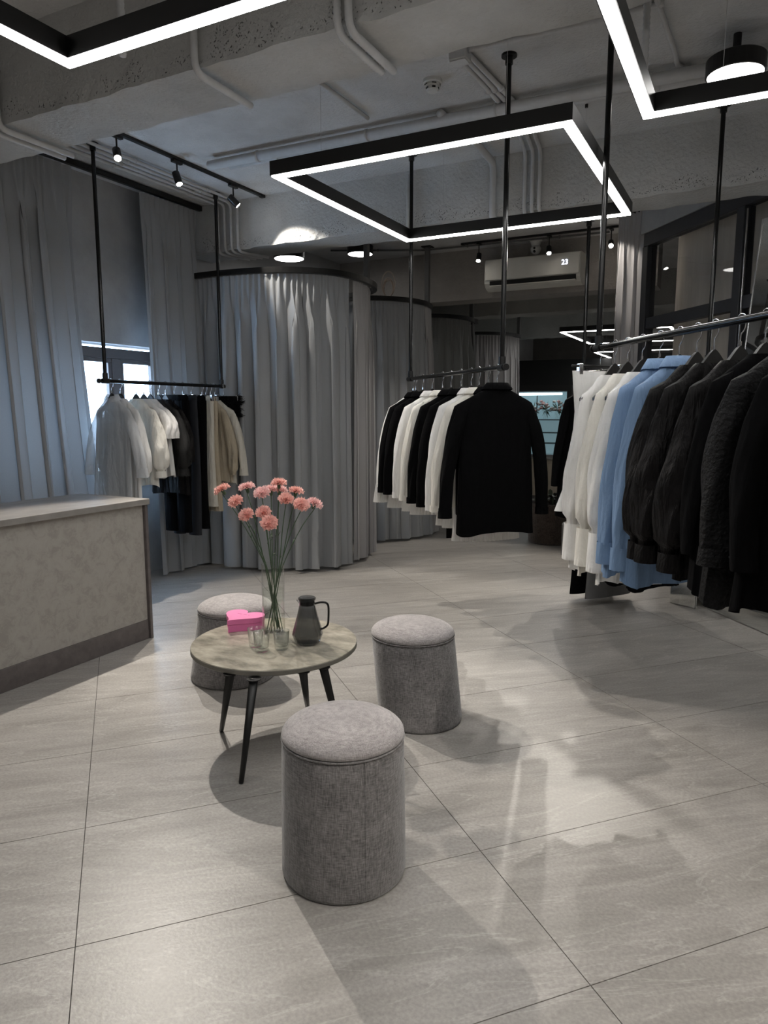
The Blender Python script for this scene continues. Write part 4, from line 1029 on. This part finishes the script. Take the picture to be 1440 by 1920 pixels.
# ---- left rail
A3 = Vector((-4.35, 3.845, 1.735))
A3, d3 = rack((-4.35, 3.845), (-4.35, 5.165), 1.72, (0.0, 1.32), 'black suspended clothes rail at the left in front of the window', over=(.06, .03))
LG = [
 (3.90, 'white', "sheer white collared shirt at the left rail's near end"),
 (3.985, 'blouse', 'white gathered blouse right behind the collared shirt on the left rail'),
 (4.14, 'blouse2', "ivory puff-sleeved blouse amid the white ones, left rail"),
 (4.22, 'lacew', 'short white lace blouse on the left rail'),
 (4.29, 'lacew', 'white lace blouse next to the black tops on the left rail'),
 (4.38, 'lace', 'black lace blouse with sheer cuffs next to the white blouses'),
 (4.46, 'black', 'black blouse behind the lace one on the left rail'),
 (4.56, 'tb', 'black trousers on a clip hanger, nearest of the trousers'),
 (4.66, 'tn', "dark navy trousers clipped in the left rail's middle"),
 (4.765, 'tb', 'wide black trousers on a clip hanger before the cream ones'),
 (4.90, 'tc', 'cream trousers on the left rail'),
 (4.95, 'te', 'long beige trousers next to the cream ones on the left rail'),
 (5.01, 'bb', 'beige pleated blouse near the far end of the left rail'),
 (5.07, 'ib', "ivory cuffed shirt near the far end of the left rail")]
for i, (Y, c, lab) in enumerate(LG):
    P = Vector((-4.35, Y, 1.72)); yj = random.Random(i+90).uniform(-.08, .08)
    if c[0] == 't':
        hanger(P, yj, 'clip hanger holding the '+lab, 'clip')
        m = {'tb': M_BLACKF, 'tn': M_NAVY, 'tc': M_CREAM, 'te': M_BEIGE}[c]
        trousers(P, yj, lab, m, L={'tb': 1.16, 'tn': 1.20, 'tc': .98, 'te': 1.03}[c], seed=i, w_=.16 if c in ('tb', 'tn') else .13)
    else:
        hanger(P, yj, 'black hanger holding the '+lab)
        kw = dict(white=dict(m=M_SHEER, L=.76, sl=.42, collar=True, cuff=(.06, 1.15, 0), r1=.06, out=.13), blouse=dict(m=M_WHITEF, L=.80, sl=.48, puff=.3, r1=.06),
                  blouse2=dict(m=M_IVORY, L=.68, sl=.46, puff=.6, r1=.07, cuff=(.04, 1.1, 0)), lacew=dict(m=M_WHITEF, L=.62, sl=.2, r1=.06, fold=.15),
                  lace=dict(m=M_LACE, L=.62, sl=.46, puff=.5, r1=.07, cuff=(.05, 1.2, 0)), black=dict(m=M_BLACKS, L=.78, sl=.4, r1=.06),
                  bb=dict(m=M_BEIGE, L=.72, sl=.55, puff=.2, r1=.06, fold=.12), ib=dict(m=M_CREAM, L=.75, sl=.50, r1=.055, cuff=(.06, 1.1, 0), out=.14))[c]
        mm = kw.pop('m'); garment('blouse' if c != 'white' else 'shirt', P, yj, lab, mm, 'blouse' if c != 'white' else 'shirt', seed=i+40, thick=.6, hem=.215, sh=.18, **kw)
# feathery black top at the far end
P = Vector((-4.30, 5.13, 1.72)); hanger(P, .5, 'hanger holding the feathered top at the far end of the left rail', 'clip')
t = thing('feather_top', P, 'small black feather-trimmed top at the far end of the left rail', 'top', rz=.5)
v, f = ring((0, 0, 0), .14, .03, -.09, -.28, 1.1, 28); link_mesh('body', v, f, M_BLACKF, t, smooth=True)
rnd = random.Random(8); fb = MB()
for k in range(260):
    a = rnd.uniform(0, 2*pi); z = rnd.uniform(-.27, -.09); p = Vector((.14*cos(a), .03*sin(a), z)); d = Vector((cos(a), sin(a), rnd.uniform(-.8, .6))).normalized()*rnd.uniform(.03, .07); s = Vector((rnd.uniform(-1, 1), rnd.uniform(-1, 1), rnd.uniform(-1, 1)))*.006
    fb.add([p-s, p+s, p+d*.6+s, p+d], [(0, 1, 2, 3)])
tag(fb.build('feather_trim', M_BLACKS, t), kind='stuff')

# ---- back rail by the partition
A4, d4 = rack((-1.265, 5.90), (-.303, 5.205), 1.80, (0.02, 1.19), 'black suspended clothes rail behind the right one, near the partition', zc=(2.975, ZC))
yaw4 = atan2(d4.y, d4.x)-pi/2
for i, (s, c, lab) in enumerate(((.06, 'coat', "long black coat at the back rail's far end"), (.22, 'tb', 'long black trousers reaching the floor on the back rail'),
                                 (.40, 'tg', 'long grey satin trousers reaching the floor on the back rail'), (.60, 'dr', "black dress on the back rail behind the white shirts"),
                                 (.85, 'dr', "black dress on the back rail behind the blue shirts"))):
    P = A4+d4*s
    if c in ('tb', 'tg'):
        hanger(P, yaw4, 'clip hanger holding the '+lab, 'clip'); trousers(P, yaw4, lab, M_BLACKF if c == 'tb' else M_GREYF, L=1.66, w_=.16, wl=.14, flare=1.25, seed=i)
    else:
        hanger(P, yaw4, 'black hanger holding the '+lab)
        garment('coat' if c == 'coat' else 'dress', P, yaw4, lab, M_BLACKF, 'coat' if c == 'coat' else 'dress', L=1.02 if c == 'coat' else 1.45, sl=.66, sh=.21, hem=.25, seed=i+60, thick=1.1)

# ================================================================ mirrors, plinths, basket
B0 = atz(1257, 1130, 0); B1 = atz(1303, 1142, 0); B2_ = atz(1355, 1130, 0)
cb = (B0+B2_)/2; ux = (B1-B0); uy = (B2_-B1)
t = thing('mirror_plinth', B1, 'low mirrored cube plinth on the floor below the blue shirts', 'plinth')
hgt = .30; q = [Vector((0, 0, 0)), -ux, -ux+uy, uy]
vs = [p+Vector((0, 0, z)) for z in (.001, hgt) for p in q]
link_mesh('core', [(v*.985)+Vector((0, .004, 0)) for v in vs], [(0,1,2,3),(7,6,5,4),(0,4,5,1),(1,5,6,2),(2,6,7,3),(3,7,4,0)], M_FRAMEB, t)
for a, b in ((0, 1), (1, 2), (2, 3), (3, 0)):
    n_ = (q[b]-q[a]).cross(Vector((0, 0, 1))).normalized(); cc = (q[0]+q[2])/2
    if n_.dot((q[a]+q[b])/2-cc) < 0: n_ = -n_
    pp = [q[a]+n_*.002, q[b]+n_*.002]; pp2 = [p+n_*.003 for p in pp]
    vs = [p+Vector((0, 0, z)) for p in pp+pp2 for z in (.004, hgt)]
    link_mesh('mirror_panel', vs, [(0,1,3,2),(4,6,7,5),(0,4,5,1),(2,3,7,6),(0,2,6,4),(1,5,7,3)], M_MIRROR, t)
link_mesh('top_panel', [p+Vector((0, 0, hgt+.002)) for p in q]+[p+Vector((0, 0, hgt+.006)) for p in q], [(0,1,2,3),(7,6,5,4),(0,4,5,1),(1,5,6,2),(2,6,7,3),(3,7,4,0)], M_MIRROR, t)
# tall leaning mirror
L0 = PA+PD*.71-PN*.35; T0 = L0+PN*.231+Vector((0, 0, 2.85))
lean = (T0-L0); 
t = thing('leaning_mirror', L0, 'tall frameless mirror leaning on the glass partition at the right edge', 'mirror')
ln = lean.normalized(); nrm = PD.cross(ln).normalized()
if nrm.dot(-PN) < 0: nrm = -nrm
def lm(s, u, d): return PD*s+lean*u+nrm*d
for nm, d0, d1, m, e in (('mirror_glass', .0, .004, M_MIRROR, .004), ('backing', -.012, -.0005, M_FRAMEB, 0), ):
    vs = [lm(s, u, d) for s in (e, 1.0) for u in (.002, 1) for d in (d0, d1)]
    link_mesh(nm, vs, [(0,1,3,2),(4,6,7,5),(0,4,5,1),(2,3,7,6),(0,2,6,4),(1,5,7,3)], m, t)
vs = [lm(s, u, d) for s in (-.006, .004) for u in (0, 1) for d in (-.012, .006)]
link_mesh('edge_trim', vs, [(0,1,3,2),(4,6,7,5),(0,4,5,1),(2,3,7,6),(0,2,6,4),(1,5,7,3)], M_CHROME, t)
# basket with plant
t = thing('wicker_basket', (-2.0, 8.05, 0), 'dark brown woven round basket holding leafy plants behind the centre rail', 'basket')
bk = MB().lathe([(0, .002), (.25, .002), (.262, .02), (.272, .44), (.262, .45), (.252, .44), (.245, .40), (0, .40)], 48).build('woven_body', M_BASKET, t)
MB().tube([(.268*cos(a), .268*sin(a), .45) for a in [2*pi*i/48 for i in range(49)]], .012, 8, cap=False).build('rim', M_BASKET, t, smooth=True)
t = thing('leafy_plant', (-2.0, 8.05, .402), 'dark leafy plant growing out of the brown woven basket', 'plant'); rnd = random.Random(3)
for k in range(46):
    a = rnd.uniform(0, 2*pi); r = rnd.uniform(.02, .20); z = rnd.uniform(.03, .16); Lf = rnd.uniform(.10, .17); p = Vector((r*cos(a), r*sin(a), z)); d = Vector((cos(a+rnd.uniform(-.7, .7)), sin(a+rnd.uniform(-.7, .7)), rnd.uniform(-.1, .9))).normalized()
    s = d.cross(Vector((0, 0, 1))).normalized()*.028; up_ = s.cross(d).normalized()*.01
    vs = [p, p+d*Lf*.3-s, p+d*Lf*.3+up_*-1, p+d*Lf*.3+s, p+d*Lf*.7-s*.8+Vector((0, 0, -.01)), p+d*Lf*.7-up_, p+d*Lf*.7+s*.8+Vector((0, 0, -.01)), p+d*Lf+Vector((0, 0, -.035))]
    link_mesh('leaf', vs, [(0, 1, 2), (0, 2, 3), (1, 4, 5, 2), (2, 5, 6, 3), (4, 7, 5), (5, 7, 6)], M_LEAF, t, smooth=True)
MB().tube([(0, 0, 0), (.005, .0, .06), (0, .004, .12)], .012, 8).build('trunk', M_LEAF, t)
t = thing('round_plinth', (-1.52, 7.38, 0), 'low grey round plinth on the floor beside the wicker basket', 'plinth')
MB().lathe([(0, .001), (.19, .001), (.20, .01), (.20, .33), (.19, .345), (0, .345)], 48).build('drum', M_GREYP, t, smooth=False)
MB().lathe([(0, .346), (.17, .346), (.17, .352), (0, .354)], 40).build('top_disc', M_GREYP, t)

# ================================================================ far room: black panel, lit flower case, beige counter
tag(MB().box(XL, 0.0, 16.0, 16.1, 0, 2.62).build('wall_far_panel', M_BLACKWALL), kind='structure')
FY = 12.0
t = thing('flower_display_case', (-3.30, FY, .72), 'lit glass flower display case glowing blue in the far room', 'display case')
MB().box(-.66, -.60, 0, .5, 0, 1.20).build('side_frame', M_BLACK, t); MB().box(.50, .58, 0, .5, 0, 1.20).build('side_frame', M_BLACK, t)
MB().box(-.60, .50, 0, .5, 1.10, 1.20).build('top_frame', M_BLACK, t); MB().box(-.60, .50, .0, .5, 0, .04).build('bottom_frame', M_CHROME, t)
MB().box(-.60, .50, .46, .5, .04, 1.10).build('back_panel', M_FRIDGE, t)
MB().box(-.60, .50, .005, .01, .04, 1.10).build('door_pane', M_PANE, t)
for z in (.22, .40, .62): MB().box(-.60, .50, .03, .45, z, z+.012).build('shelf', M_BLACK, t)
MB().tube([(-.5, .08, 1.06), (.4, .08, 1.06)], .02, 10).build('light_tube', M_FTUBE, t)
MB().tube([(-.02, .08, 1.04), (-.02, .08, .05)], .01, 6).build('centre_post', M_CHROME, t)
rnd = random.Random(12)
for j, (dx, zz) in enumerate(((-.12, .5), (.10, .62), (.30, .64))):
    tt_ = thing('flower_bunch', (-3.30+dx, FY+.22, .72+(.635 if zz > .6 else .635)), ('small', 'middle', 'largest')[j]+' bunch of white and pink flowers inside the lit display case', 'flowers')
    MB().lathe([(0, 0), (.04, 0), (.05, .12), (.045, .12), (0, .01)], 14).build('pot', M_GLASS, tt_)
    lf = MB()
    for k in range(40):
        d = Vector((rnd.uniform(-1, 1), rnd.uniform(-.5, .5), rnd.uniform(-.9, 1))).normalized()*rnd.uniform(.08, .17); s = Vector((.008, 0, .004)); p = Vector((0, 0, .16))
        lf.add([p, p+d*.5-s, p+d, p+d*.5+s], [(0, 1, 2, 3)])
    tag(lf.build('foliage', M_STEM, tt_), kind='stuff')
    for k in range(13):
        c = Vector((rnd.uniform(-.15, .15), rnd.uniform(-.14, -.04), .18+rnd.uniform(-.05, .12)))
        MB().lathe([(0, -.022), (.024, -.012), (.032, .004), (.022, .02), (0, .026)], 8, c=c).build('blossom', M_WHITEF if k % 3 else M_PETALL, tt_, smooth=True)
t = thing('beige_far_counter', (-3.1, FY-.05, 0), 'beige low counter under the lit flower case in the far room', 'counter')
MB().bbox(-.95, 1.6, 0, .6, .06, .68, .004).build('body', M_BEIGEW, t); MB().bbox(-.93, 1.58, .02, .58, 0, .06, .002).build('plinth', M_PLINTH, t); MB().bbox(-.97, 1.62, -.02, .62, .682, .715, .003).build('countertop', M_CTOP, t)
